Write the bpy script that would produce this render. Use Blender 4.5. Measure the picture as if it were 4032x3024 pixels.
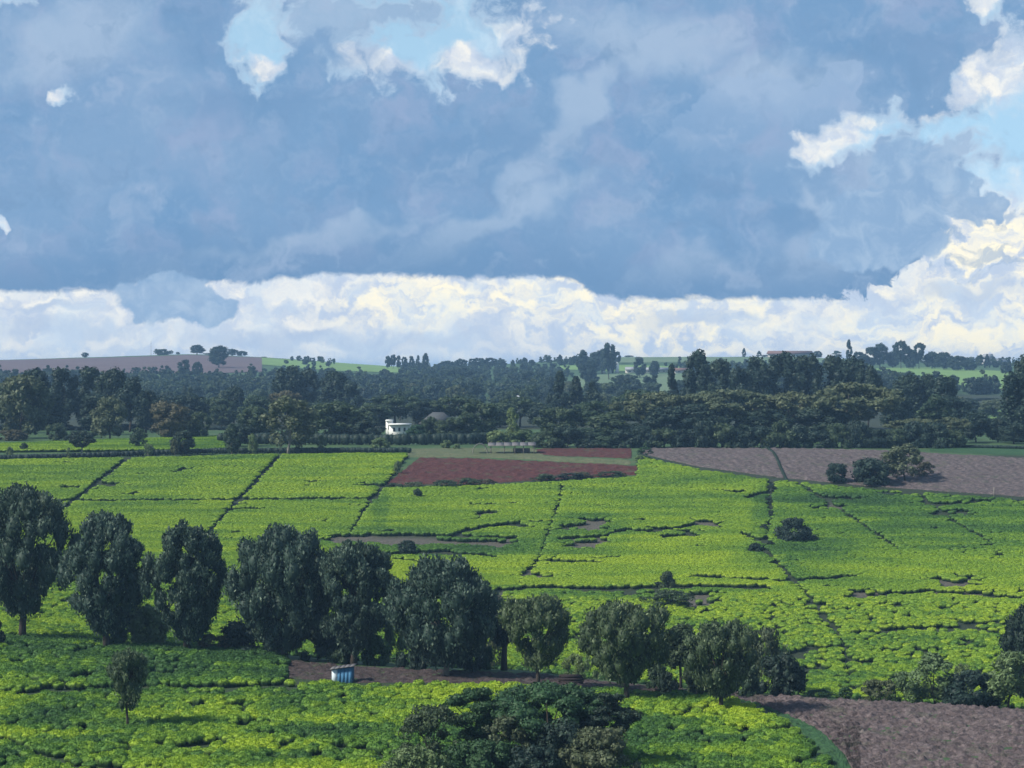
import bpy, math, random
import numpy as np
from math import radians as R
random.seed(7); rng = np.random.default_rng(11)
for _o in list(bpy.data.objects): bpy.data.objects.remove(_o)
sc = bpy.context.scene
col = sc.collection
F = 2218.0; HY = 370.0; CZ = 40.0          # focal length in px of a 1024 wide frame, horizon row, eye height

# ------------------------------------------------------------------ camera
cam = bpy.data.cameras.new('camera'); co = bpy.data.objects.new('camera', cam); col.objects.link(co)
co.location = (0, 0, CZ); co.rotation_euler = (R(90), 0, 0)
cam.sensor_width = 36; cam.lens = F / 1024 * 36; cam.shift_y = -(384 - HY) / 1024
cam.clip_start = 1; cam.clip_end = 60000
sc.camera = co
sc.view_settings.view_transform = 'Standard'; sc.view_settings.look = 'None'
sc.view_settings.exposure = 0.22; sc.view_settings.gamma = 1; sc.view_settings.use_curve_mapping = False
sc.cycles.use_denoising = True
sc.cycles.max_bounces = 6; sc.cycles.volume_bounces = 0; sc.cycles.transparent_max_bounces = 8

# ------------------------------------------------------------------ world
W = bpy.data.worlds.new('World'); sc.world = W; W.use_nodes = True
nt = W.node_tree; nt.nodes.clear()
SUN_EL, SUN_AZ = 42, 248                       # degrees; azimuth clockwise from +Y
def nd(t, **k):
    n = nt.nodes.new(t)
    for a, b in k.items(): setattr(n, a, b)
    return n
def lk(a, b): nt.links.new(a, b)
def setin(s, v):
    if hasattr(v, 'is_output'): lk(v, s)
    else: s.default_value = v
def M_(op, a, b=0.0, c=0.0):
    n = nd('ShaderNodeMath', operation=op)
    for s, v in zip(n.inputs, (a, b, c)): setin(s, v)
    return n.outputs[0]
def V_(op, a, b=(0, 0, 0)):
    n = nd('ShaderNodeVectorMath', operation=op); setin(n.inputs[0], a)
    setin(n.inputs[1], b)
    return n.outputs['Value'] if op in ('LENGTH', 'DOT_PRODUCT') else n.outputs[0]
def noise(p, scale, det=6, rough=.55, dist=0.0, out=0):
    n = nd('ShaderNodeTexNoise'); lk(p, n.inputs['Vector'])
    n.inputs['Scale'].default_value = scale; n.inputs['Detail'].default_value = det
    n.inputs['Roughness'].default_value = rough; n.inputs['Distortion'].default_value = dist
    return n.outputs[out]
def ss(v, a, b):
    n = nd('ShaderNodeMapRange', interpolation_type='SMOOTHSTEP'); setin(n.inputs[0], v)
    n.inputs[1].default_value = a; n.inputs[2].default_value = b
    return n.outputs[0]
def mixc(f, a, b):
    n = nd('ShaderNodeMix', data_type='RGBA'); setin(n.inputs[0], f)
    for s, v in ((n.inputs[6], a), (n.inputs[7], b)): setin(s, (*v, 1) if isinstance(v, tuple) else v)
    return n.outputs[2]
def deg(px, py): return math.degrees(math.atan((px - 512) / F)), math.degrees(math.atan((HY - py) / F))
tc = nd('ShaderNodeTexCoord'); sx = nd('ShaderNodeSeparateXYZ'); lk(tc.outputs['Generated'], sx.inputs[0])
X, Y, Z = sx.outputs
az = M_('MULTIPLY', M_('ARCTAN2', X, Y), 57.2958)
el = M_('MULTIPLY', M_('ARCSINE', Z), 57.2958)
cx = nd('ShaderNodeCombineXYZ'); lk(az, cx.inputs[0]); lk(el, cx.inputs[1]); P = cx.outputs[0]
# the lumpy warp every cloud edge shares
w1 = V_('MULTIPLY', V_('SUBTRACT', noise(P, .75, 3, .5, out=1), (.5, .5, .5)), (2.3, 1.5, 0))
w2 = V_('MULTIPLY', V_('SUBTRACT', noise(P, 3.4, 5, .6, out=1), (.5, .5, .5)), (.75, .6, 0))
PW = V_('ADD', P, V_('ADD', w1, w2))
Psoft = V_('ADD', P, w1); w2h = V_('MULTIPLY', w2, (.5, .5, 0)); PG = V_('ADD', Psoft, w2h)
def ell(px, py, rx, ry, rot=0, p=None):       # 1 at the middle of a blob, 0 on its rim, negative outside
    a, e = deg(px, py)
    n = nd('ShaderNodeMapping', vector_type='TEXTURE'); lk(p or PG, n.inputs[0])
    n.inputs[1].default_value = (a, e, 0); n.inputs[2].default_value = (0, 0, R(rot)); n.inputs[3].default_value = (rx / 38.7, ry / 38.7, 1)
    return M_('SUBTRACT', 1, V_('LENGTH', n.outputs[0]))
def union(l):
    r = l[0]
    for q in l[1:]: r = M_('MAXIMUM', r, q)
    return r
def curve(v, lo, hi, pts):                    # y of px -> angles, by a float curve over azimuth
    t = nd('ShaderNodeMapRange'); setin(t.inputs[0], v); t.inputs[1].default_value = lo; t.inputs[2].default_value = hi
    n = nd('ShaderNodeFloatCurve'); lk(t.outputs[0], n.inputs[1]); c = n.mapping.curves[0]
    for i, (a, b) in enumerate(pts):
        a = (a - lo) / (hi - lo)
        if i < 2: c.points[i].location = (a, b)
        else: c.points.new(a, b)
    n.mapping.update()
    return n.outputs[0]
sky = nd('ShaderNodeTexSky', sky_type='NISHITA'); sky.sun_disc = False
sky.sun_elevation = R(SUN_EL); sky.sun_rotation = R(SUN_AZ); sky.ozone_density = 2.0; sky.dust_density = .6
blue = V_('SCALE', sky.outputs[0]); blue.node.inputs['Scale'].default_value = 0.085
n1 = noise(PW, .55, 7, .58); n2 = noise(P, 1.6, 8, .62, .6); n3 = noise(Psoft, .28, 4, .5); n4 = noise(PG, 3.2, 3, .5); n5 = noise(PG, 1.25, 5, .48)
def relief(p, scale, off, det=5, rough=.55):  # lit side minus shaded side of the heaps
    return M_('SUBTRACT', noise(p, scale, det, rough), noise(V_('ADD', p, off), scale, det, rough))
rl1 = relief(PW, 1.15, (-.10, .24, 0)); rl2 = relief(PW, .42, (-.3, .6, 0), 4); rl3 = relief(P, 3.0, (-.05, .1, 0), 5)
# far bright bank: white and cream heaps with grey-blue undersides
pst = V_('MULTIPLY', PW, (1, 2.2, 1))
b1 = noise(pst, .8, 6, .52, 0); b2 = noise(pst, 2.6, 7, .62)
vor = nd('ShaderNodeTexVoronoi', feature='SMOOTH_F1'); lk(pst, vor.inputs['Vector']); vor.inputs['Scale'].default_value = 1.5
vor.inputs['Smoothness'].default_value = .35
puff = M_('ADD', M_('ADD', M_('MULTIPLY', M_('SUBTRACT', .5, vor.outputs['Distance']), .25), M_('MULTIPLY', rl1, -.5)), M_('ADD', M_('MULTIPLY', b1, .7), M_('MULTIPLY', b2, .3)))
bank_col = mixc(ss(puff, .30, .72), (.50, .60, .76), (.89, .88, .83))
cream = union([ell(420, 305, 110, 30), ell(660, 320, 150, 45), ell(560, 300, 130, 30), ell(960, 330, 160, 60), ell(1000, 250, 90, 60)])
bank_col = mixc(M_('MULTIPLY', ss(cream, -.15, .6), ss(puff, .36, .66)), bank_col, (1.02, .95, .74))
lowgrey = union([ell(330, 338, 170, 11), ell(60, 312, 45, 6), ell(700, 322, 60, 8), ell(975, 292, 55, 10), ell(60, 330, 80, 8)])
bank_col = mixc(M_('MULTIPLY', ss(lowgrey, -.4, .6), .8), bank_col, (.45, .56, .73))
bank_top = curve(az, -30, 30, [(-30, .5), (-13, .5), (-2, .5), (4, .52), (8, .50), (10.5, .50), (13, .60), (30, .55)])   # x 8 degrees
bank = ss(M_('SUBTRACT', M_('MULTIPLY', bank_top, 8), M_('ADD', el, M_('MULTIPLY', M_('SUBTRACT', n1, .5), 3))), -.3, .5)
# white rims round the gaps in the deck
rim = union([ell(380, 66, 50, 13, -8), ell(268, 66, 20, 9), ell(480, 64, 50, 20), ell(835, 142, 62, 22, 25), ell(1000, 75, 48, 42), ell(1000, 225, 50, 40), ell(935, 104, 44, 13, 12),
             ell(60, 97, 18, 7, 25), ell(565, 42, 60, 70, 60), ell(975, 5, 40, 12)])
white = M_('MAXIMUM', bank, ss(M_('ADD', rim, M_('MULTIPLY', M_('SUBTRACT', n5, .5), 1.7)), -.15, .5))
sky_c = mixc(white, mixc(ss(el, 2, 22), (.41, .66, .88), blue), bank_col)
sky_c = mixc(M_('MULTIPLY', ss(M_('ADD', n1, M_('MULTIPLY', n2, .4)), .6, .95), .55), sky_c, (.66, .78, .88))
# the big dark deck
base = curve(az, -20, 20, [(-20, .285), (-13, .245), (-10.5, .25), (-9, .275), (-6.6, .28), (-4.5, .305), (-1.5, .294), (1.4, .287), (2.3, .236), (5, .228), (8.6, .235), (10, .33), (11.6, .47), (12.7, .52), (20, .3)])  # x 8
body = M_('ADD', M_('SUBTRACT', el, M_('MULTIPLY', base, 8)), M_('MULTIPLY', M_('SUBTRACT', n2, .5), M_('ADD', .5, M_('MULTIPLY', ss(az, 7.5, 9.5), 1.7))))
body = ss(body, -.05, .12)
gaps = union([ell(265, 36, 27, 46), ell(425, 36, 105, 46), ell(330, 14, 60, 30), ell(0, 6, 28, 14), ell(970, 145, 72, 42), ell(1018, 110, 58, 66), ell(848, 142, 68, 20, 25), ell(1010, 210, 55, 60),
              ell(62, 97, 17, 7, 25), ell(0, 222, 9, 6), ell(985, 8, 30, 12)])
outside = M_('MULTIPLY', M_('MAXIMUM', ss(el, 10, 14), ss(M_('ABSOLUTE', az), 14, 20)), ss(n3, .45, .56))
gapm = M_('MAXIMUM', ss(M_('ADD', gaps, M_('ADD', M_('MULTIPLY', M_('SUBTRACT', n5, .5), 1.7), M_('MULTIPLY', M_('SUBTRACT', n2, .5), 1.1))), -.25, .5), outside)
wisps = M_('MULTIPLY', union([ell(330, 25, 55, 50, p=P), ell(400, 20, 60, 14), ell(945, 158, 42, 26)]), 1.0)
gapm = M_('MULTIPLY', gapm, M_('SUBTRACT', 1, M_('MULTIPLY', ss(M_('ADD', wisps, M_('MULTIPLY', M_('SUBTRACT', n2, .5), 2)), -.1, .5), .85)))
deck = M_('MULTIPLY', body, M_('SUBTRACT', 1, gapm))
dk = mixc(ss(n3, .3, .7), (.150, .320, .560), (.215, .375, .600))
dk = mixc(ss(n1, .45, .70), dk, (.270, .390, .610))
dk = mixc(M_('MULTIPLY', ss(n2, .5, .8), .35), dk, (.36, .50, .70))
streak = union([ell(748, 283, 13, 15), ell(812, 208, 34, 14, -30), ell(590, 100, 60, 18, 60, Psoft), ell(560, 130, 150, 16, 52, Psoft), ell(480, 225, 140, 16, 25, Psoft), ell(770, 85, 60, 32, 0), ell(640, 40, 110, 30, -10, Psoft), ell(835, 75, 22, 18),
                ell(900, 175, 70, 55), ell(160, 290, 50, 26, 0), ell(850, 245, 110, 40, 25, Psoft), ell(75, 45, 90, 40, 20, Psoft), ell(690, 272, 70, 18, 15, Psoft), ell(300, 240, 130, 10, 10, Psoft)])
dk = mixc(M_('MULTIPLY', ss(M_('ADD', streak, M_('MULTIPLY', M_('SUBTRACT', n2, .5), .7)), -.35, .7), .85), dk, (.37, .51, .70))
under = M_('SUBTRACT', el, M_('MULTIPLY', base, 8))
dk = mixc(M_('MULTIPLY', M_('SUBTRACT', 1, ss(M_('ADD', under, M_('MULTIPLY', n1, .6)), .1, 2.3)), .9), dk, (.125, .275, .495))
darker = union([ell(470, 155, 130, 38, 8, Psoft), ell(700, 190, 60, 10, 0, Psoft), ell(920, 60, 110, 30, -5, Psoft), ell(250, 110, 90, 24, 0, Psoft), ell(790, 222, 60, 14, 0), ell(200, 45, 36, 40, 0, Psoft), ell(930, 190, 30, 14)])
dk = mixc(M_('MULTIPLY', ss(darker, -.2, .6), .6), dk, (.140, .300, .530))
dk = mixc(M_('MULTIPLY', ss(M_('MULTIPLY', rl2, -1), .02, .22), .55), dk, (.38, .50, .69))
dk = mixc(M_('MULTIPLY', ss(M_('MULTIPLY', rl1, -1), .02, .3), .22), dk, (.40, .52, .70))
dk = mixc(M_('MULTIPLY', ss(rl1, .01, .28), .32), dk, (.120, .265, .470))
dk = mixc(M_('MULTIPLY', ss(rl2, .02, .22), .45), dk, (.135, .280, .490))
bil = ss(M_('ADD', union([ell(765, 132, 84, 56, 0), ell(838, 92, 22, 30), ell(690, 160, 50, 30)]), M_('MULTIPLY', M_('SUBTRACT', n2, .5), .35)), -.01, .06)
dk = mixc(M_('MULTIPLY', bil, M_('MULTIPLY', ss(el, 4.8, 7.6), .55)), dk, (.32, .47, .69))
edge = M_('MULTIPLY', M_('MULTIPLY', gapm, M_('SUBTRACT', 1, gapm)), 2.2)
dk = mixc(edge, dk, (.55, .66, .80))
dk = mixc(.13, dk, (.30, .34, .42))
final = mixc(deck, sky_c, dk)
# heaps that hang in front of the bright bank
front = union([ell(175, 306, 62, 26), ell(880, 232, 70, 42, 0), ell(912, 186, 50, 52), ell(966, 202, 28, 22)])
fm = ss(M_('ADD', front, M_('MULTIPLY', M_('SUBTRACT', n2, .5), .5)), -.02, .16)
final = mixc(M_('MULTIPLY', fm, .9), final, mixc(ss(n2, .4, .7), (.250, .400, .610), (.36, .50, .68)))
bits = M_('MULTIPLY', union([ell(985, 260, 60, 22), ell(1000, 215, 40, 14), ell(950, 232, 26, 12)]), 1.0)
final = mixc(M_('MULTIPLY', ss(M_('ADD', bits, M_('MULTIPLY', M_('SUBTRACT', n4, .5), 3.2)), .3, 1.0), .6), final, (.27, .41, .61))
below = ss(el, -3, -.6)
final = mixc(below, (.25, .33, .30), final)
bg = nd('ShaderNodeBackground'); lk(final, bg.inputs[0]); bg.inputs[1].default_value = 0.94
ow = nd('ShaderNodeOutputWorld'); lk(bg.outputs[0], ow.inputs[0])
W.cycles.sampling_method = 'MANUAL'; W.cycles.sample_map_resolution = 512

# ------------------------------------------------------------------ sun
sl = bpy.data.lights.new('sun', 'SUN'); so = bpy.data.objects.new('sun', sl); col.objects.link(so)
sl.energy = 5.0; sl.angle = R(7.0); sl.color = (1.0, .95, .84)
from mathutils import Vector
sd = Vector((math.sin(R(SUN_AZ)) * math.cos(R(SUN_EL)), math.cos(R(SUN_AZ)) * math.cos(R(SUN_EL)), math.sin(R(SUN_EL))))
so.rotation_euler = sd.to_track_quat('Z', 'Y').to_euler(); so.location = (0, -50, 200)

# ------------------------------------------------------------------ terrain
KD = np.array([0, 60, 120, 180, 220, 235, 250, 265, 280, 300, 325, 350, 400, 450, 500, 530, 560, 620, 700, 800, 1000, 1300, 1700, 2300, 3000, 4500, 9000], float)
AC = np.array([0, 256, 512, 768, 1024], float)
KH = {0: [8, 24, 33, 35.6, 36, 36, 36, 36, 36, 36.2, 36.8, 37.2, 36.6, 34.2, 29.3, 25.5, 22.2, 19.9, 19.6, 19.5, 22, 18.2, 3.1, 0, 8, 12, 14],
      1: [8, 24, 33, 35.6, 36, 36, 36, 36, 36.1, 38.3, 39.9, 39.8, 38.2, 34.3, 29.3, 25.2, 21.6, 19.9, 19.6, 19.5, 22, 18.2, 4.6, 0, 8, 12, 14],
      2: [8, 24, 33, 35.6, 36, 36, 36, 36.1, 38.1, 40.9, 41.5, 41, 39.4, 34.5, 29.3, 25.0, 21.5, 19.8, 19.4, 19.5, 22, 18.2, 10.2, 0, 8, 12, 14],
      3: [8, 24, 33, 35.6, 36, 36, 36.6, 39.1, 41.4, 44, 44.6, 43.4, 39.6, 34.6, 29.3, 24.9, 21.0, 20, 19.6, 19.6, 21, 13.0, 3.1, 0, 8, 12, 14],
      4: [8, 24, 33, 35.6, 36, 36.2, 38.4, 40.7, 43.0, 45.8, 46.3, 44.7, 40.5, 35, 29.5, 25.0, 21.5, 20.4, 20.6, 20.6, 20, 12.9, 2.5, 0, 8, 12, 14]}
CC = np.array([-400, -120, 0, 64, 128, 190, 256, 320, 400, 450, 512, 560, 620, 700, 768, 860, 940, 1024, 1140, 1400], float)
CREST = np.interp(CC, [-400, 0, 190, 256, 400, 450, 560, 620, 700, 800, 880, 1024, 1400], [366, 360, 354.5, 357, 366.5, 367, 361, 357.5, 357, 357, 360, 363, 366])
T = np.zeros((len(CC), len(KD)))
for j in range(len(KD)): T[:, j] = np.interp(CC, AC, [KH[k][j] for k in range(5)])
T[:, 23] = (CREST - HY) / F * 2300
def pchip(x, y, q):
    h = np.diff(x); d = np.diff(y) / h; m = np.zeros_like(y)
    for i in range(1, len(x) - 1):
        if d[i-1] * d[i] > 0:
            a = 2*h[i] + h[i-1]; b = h[i] + 2*h[i-1]; m[i] = (a + b) / (a / d[i-1] + b / d[i])
    m[0], m[-1] = d[0], d[-1]
    k = np.clip(np.searchsorted(x, q) - 1, 0, len(x) - 2); t = (q - x[k]) / h[k]
    return (1+2*t)*(1-t)**2*y[k] + t*(1-t)**2*h[k]*m[k] + t*t*(3-2*t)*y[k+1] + t*t*(t-1)*h[k]*m[k+1]
QD = np.concatenate([np.arange(0, 720, 2.0), np.geomspace(720, 9000, 260)])
QC = np.arange(-400, 1401, 8.0)
tmp = np.stack([pchip(KD, T[i], QD) for i in range(len(CC))])
TT = np.stack([pchip(CC, tmp[:, j], QC) for j in range(len(QD))], 1)        # [col, D]
def hsh(ix, iy, s):
    n = (ix.astype(np.int64) * 374761393 + iy.astype(np.int64) * 668265263 + s * 974634777) & 0xffffffff
    n = ((n ^ (n >> 13)) * 1274126177) & 0xffffffff
    return ((n ^ (n >> 16)) & 0xffff) / 65535.0
def vnoise(x, y, s=0):
    ix, iy = np.floor(x), np.floor(y); fx, fy = x - ix, y - iy; fx = fx*fx*(3-2*fx); fy = fy*fy*(3-2*fy)
    return (hsh(ix, iy, s)*(1-fx) + hsh(ix+1, iy, s)*fx)*(1-fy) + (hsh(ix, iy+1, s)*(1-fx) + hsh(ix+1, iy+1, s)*fx)*fy
def fbm(x, y, o=4, s=0):
    v = 0; a = .5; t = 0
    for k in range(o): v = v + a*vnoise(x*2**k + 17.3*k, y*2**k - 9.1*k, s+k); t += a; a *= .5
    return v / t
def Hgt(x, y):
    x = np.asarray(x, float); y = np.asarray(y, float)
    D = np.clip(y, 0, 8999.0); px = np.clip(512 + F*x/np.maximum(D, 60), -399, 1399)
    j = np.clip(np.searchsorted(QD, D, side='right') - 1, 0, len(QD) - 2); t = (D - QD[j]) / (QD[j+1] - QD[j])
    u = (px + 400) / 8; i = np.clip(u.astype(int), 0, len(QC) - 2); u = u - i
    h = (TT[i, j]*(1-t) + TT[i, j+1]*t)*(1-u) + (TT[i+1, j]*(1-t) + TT[i+1, j+1]*t)*u
    amp = np.clip(D / 2500, .05, .6)
    return CZ - h + amp*(fbm(x/30, y/30, 3, 5) - .5)
def at(px, D): return (px - 512) / F * D
def proj(x, y, z=None):
    z = Hgt(x, y) if z is None else z
    return 512 + F*x/y, HY + F*(CZ - z)/y
def findD(px, py, lo, hi):                       # distance at which the ground shows in row py
    D = np.linspace(lo, hi, 700); _, q = proj(at(px, D), D); q = np.minimum.accumulate(q)
    k = int(np.searchsorted(-q, -py)); return float(D[min(k, 699)])
def gpos(px, D): x = at(px, D); return (x, D, float(Hgt(x, D)))

# ------------------------------------------------------------------ object helpers
def tag(o, label=None, cat=None, group=None, kind=None):
    if label: o['label'] = label
    if cat: o['category'] = cat
    if group: o['group'] = group
    if kind: o['kind'] = kind
    return o
def mesh_np(name, v, quads=None, tris=None, smooth=False, attrs=None):
    me = bpy.data.meshes.new(name); v = np.asarray(v, np.float32); nq = 0 if quads is None else len(quads); ntr = 0 if tris is None else len(tris)
    me.vertices.add(len(v)); me.vertices.foreach_set('co', v.ravel())
    li = np.concatenate(([np.asarray(quads, np.int32).ravel()] if nq else []) + ([np.asarray(tris, np.int32).ravel()] if ntr else []))
    me.loops.add(len(li)); me.loops.foreach_set('vertex_index', li)
    me.polygons.add(nq + ntr)
    st = np.concatenate([np.arange(nq)*4, nq*4 + np.arange(ntr)*3]).astype(np.int32)
    me.polygons.foreach_set('loop_start', st)
    if smooth: me.polygons.foreach_set('use_smooth', np.ones(nq + ntr, bool))
    for k, a in (attrs or {}).items():
        at_ = me.attributes.new(k, 'FLOAT', 'POINT'); at_.data.foreach_set('value', np.asarray(a, np.float32))
    me.update(calc_edges=True); me.validate()
    return me
def ob(name, me, mat=None, parent=None, loc=None):
    o = bpy.data.objects.new(name, me); col.objects.link(o)
    if mat and me and not me.materials: me.materials.append(mat)
    if parent: o.parent = parent
    if loc is not None: o.location = loc
    return o
def empty(name, loc, rz=0, scale=(1, 1, 1)):
    o = bpy.data.objects.new(name, None); col.objects.link(o); o.location = loc; o.rotation_euler = (0, 0, rz); o.scale = scale
    o.empty_display_size = .3
    return o
def grid_faces(nx, ny):                          # index = i*ny + j
    i, j = np.meshgrid(np.arange(nx-1), np.arange(ny-1), indexing='ij'); a = (i*ny + j).ravel()
    return np.stack([a, a+ny, a+ny+1, a+1], 1)
class MB:
    def __init__(s): s.v = []; s.q = []
    def box(s, c, d, rz=0, tilt=0):
        n = len(s.v); ca, sa = math.cos(rz), math.sin(rz)
        for k in range(8):
            x = (-.5 if k in (0, 3, 4, 7) else .5)*d[0]; y = (-.5 if k in (0, 1, 4, 5) else .5)*d[1]; z = (-.5 if k < 4 else .5)*d[2] + tilt*x
            s.v.append((c[0] + x*ca - y*sa, c[1] + x*sa + y*ca, c[2] + z))
        s.q += [(n, n+3, n+2, n+1), (n+4, n+5, n+6, n+7), (n, n+1, n+5, n+4), (n+1, n+2, n+6, n+5), (n+2, n+3, n+7, n+6), (n+3, n, n+4, n+7)]
        return s
    def tube(s, pts, rad, m=8):
        n0 = len(s.v); pts = [Vector(p) for p in pts]
        for k, p in enumerate(pts):
            t = (pts[min(k+1, len(pts)-1)] - pts[max(k-1, 0)]).normalized()
            a = t.cross(Vector((0, 1, .01)) if abs(t.y) < .9 else Vector((1, 0, 0))).normalized(); b = t.cross(a)
            for i in range(m):
                w = 2*math.pi*i/m; s.v.append(tuple(p + (a*math.cos(w) + b*math.sin(w))*rad[k]))
        for k in range(len(pts)-1):
            for i in range(m): s.q.append((n0+k*m+i, n0+k*m+(i+1) % m, n0+(k+1)*m+(i+1) % m, n0+(k+1)*m+i))
        if m == 8:
            for b0, fl in ((n0, 1), (n0+(len(pts)-1)*m, 0)):
                for q in ((0, 1, 2, 3), (0, 3, 4, 7), (4, 5, 6, 7)): s.q.append(tuple(b0+i for i in (q[::-1] if fl else q)))
        return s
    def poly(s, pts): n = len(s.v); s.v += pts; s.q.append((n, n+1, n+2, n+3)); return s
    def build(s, name, mat, parent=None, loc=None, smooth=False):
        return ob(name, mesh_np(name, s.v, s.q, smooth=smooth), mat, parent, loc)

# ------------------------------------------------------------------ materials
class NT:
    def __init__(s, name):
        s.m = bpy.data.materials.new(name); s.m.use_nodes = True; s.t = s.m.node_tree; s.p = s.t.nodes['Principled BSDF']; s.out = s.t.nodes['Material Output']
        s.p.inputs['Roughness'].default_value = .8; s.p.inputs['Specular IOR Level'].default_value = .25
    def n(s, t, **k):
        q = s.t.nodes.new(t)
        for a, b in k.items(): setattr(q, a, b)
        return q
    def l(s, a, b): s.t.links.new(a, b)
    def si(s, sock, v):
        if hasattr(v, 'is_output'): s.l(v, sock)
        else: sock.default_value = v
    def noise(s, vec, sc_, det=4, rough=.55, out=0):
        q = s.n('ShaderNodeTexNoise'); q.inputs['Scale'].default_value = sc_; q.inputs['Detail'].default_value = det; q.inputs['Roughness'].default_value = rough
        s.l(vec, q.inputs['Vector']); return q.outputs[out]
    def ramp(s, fac, *stops):
        q = s.n('ShaderNodeValToRGB'); s.si(q.inputs[0], fac); e = q.color_ramp.elements
        for k, (p, c) in enumerate(stops):
            el_ = e[k] if k < 2 else e.new(p)
            el_.position = p; el_.color = (*c, 1)
        return q.outputs[0]
    def mix(s, f, a, b, bl='MIX'):
        q = s.n('ShaderNodeMix', data_type='RGBA', blend_type=bl); s.si(q.inputs[0], f)
        for so_, v in ((q.inputs[6], a), (q.inputs[7], b)): s.si(so_, (*v, 1) if isinstance(v, tuple) else v)
        return q.outputs[2]
    def math(s, op, a, b=0.0):
        q = s.n('ShaderNodeMath', operation=op); s.si(q.inputs[0], a); s.si(q.inputs[1], b); return q.outputs[0]
    def attr(s, name, typ='GEOMETRY', out='Fac'): return s.n('ShaderNodeAttribute', attribute_name=name, attribute_type=typ).outputs[out]
    def pos(s): return s.n('ShaderNodeNewGeometry').outputs['Position']
    def base(s, c): s.si(s.p.inputs['Base Color'], c if hasattr(c, 'is_output') else (*c, 1))
    def bump(s, h, st=.5, dist=.1):
        q = s.n('ShaderNodeBump'); s.l(h, q.inputs['Height']); q.inputs['Strength'].default_value = st; q.inputs['Distance'].default_value = dist
        s.l(q.outputs[0], s.p.inputs['Normal'])
    def leafy(s, c, tr=.25):                    # thin leaves let some light through
        s.base(c); d = s.n('ShaderNodeBsdfTranslucent'); s.si(d.inputs[0], c if hasattr(c, 'is_output') else (*c, 1))
        m = s.n('ShaderNodeMixShader'); m.inputs[0].default_value = tr
        s.l(s.p.outputs[0], m.inputs[1]); s.l(d.outputs[0], m.inputs[2]); s.l(m.outputs[0], s.out.inputs[0])
def foliage(name, dark, mid, light, jit=.35, tr=.2, rough=.6):
    t = NT(name); v = t.attr('v'); c = t.ramp(v, (0.0, dark), (.55, mid), (1.0, light))
    rnd = t.n('ShaderNodeObjectInfo').outputs['Random']
    c = t.mix(t.math('MULTIPLY', rnd, jit), c, (mid[0]*1.5, mid[1]*1.05, mid[2]*.6))
    t.p.inputs['Roughness'].default_value = rough
    t.leafy(c, tr); return t.m
MAT = {}
MAT['row'] = foliage('row_tree_leaves', (.012, .028, .024), (.062, .108, .080), (.27, .34, .25), .12, .22)
MAT['rowlight'] = foliage('pale_row_leaves', (.018, .038, .022), (.085, .130, .062), (.34, .41, .25), .12, .2)
MAT['dark'] = foliage('dark_leaves', (.008, .020, .018), (.025, .050, .038), (.09, .13, .085), .25, .18)
MAT['mid'] = foliage('mid_leaves', (.015, .034, .022), (.048, .085, .046), (.13, .18, .09), .35, .22)
MAT['olive'] = foliage('olive_leaves', (.035, .050, .026), (.095, .125, .068), (.19, .22, .13), .2)
MAT['brown'] = foliage('brownish_leaves', (.04, .044, .026), (.082, .085, .05), (.14, .14, .085), .3)
MAT['pale'] = foliage('pale_shrub_leaves', (.06, .10, .045), (.13, .20, .085), (.22, .31, .14), .25)
MAT['vivid'] = foliage('shrub_leaves', (.015, .045, .02), (.035, .09, .04), (.07, .15, .06), .3)
def plain(name, c, rough=.8, var=.25, scale=2.0, bump=0, metal=0):
    t = NT(name); n = t.noise(t.n('ShaderNodeTexCoord').outputs['Object'], scale, 5)
    t.base(t.mix(n, tuple(q*(1-var) for q in c), tuple(q*(1+var) for q in c))); t.p.inputs['Roughness'].default_value = rough; t.p.inputs['Metallic'].default_value = metal
    if bump: t.bump(n, .6, bump)
    return t.m
MAT['bark'] = plain('bark', (.05, .04, .032), .9, .4, 3, .05)
MAT['palebark'] = plain('pale_bark', (.22, .20, .17), .9, .3, 3, .03)
MAT['white'] = plain('white_wall', (.72, .72, .70), .7, .08)
MAT['cream'] = plain('cream_wall', (.50, .47, .42), .8, .12)
MAT['greyroof'] = plain('grey_sheet_roof', (.27, .28, .30), .5, .25, 1.2)
MAT['dullroof'] = plain('dull_sheet_roof', (.13, .125, .13), .9, .4, 1.5)
MAT['redroof'] = plain('brown_tiled_roof', (.16, .09, .075), .8, .3)
MAT['thatch'] = plain('thatch', (.075, .08, .085), .95, .35, 3)
MAT['blue'] = plain('blue_painted_sheet', (.06, .18, .32), .75, .3, 1.2)
MAT['palepaint'] = plain('pale_painted_sheet', (.58, .66, .70), .6, .10)
MAT['wood'] = plain('weathered_wood', (.17, .15, .13), .9, .3, 4)
MAT['log'] = plain('dark_timber', (.025, .018, .018), .95, .4, 4)
MAT['glass'] = plain('window_glass', (.03, .04, .05), .15, .1)
MAT['metal'] = plain('mast_metal', (.3, .3, .32), .5, .1)

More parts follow.
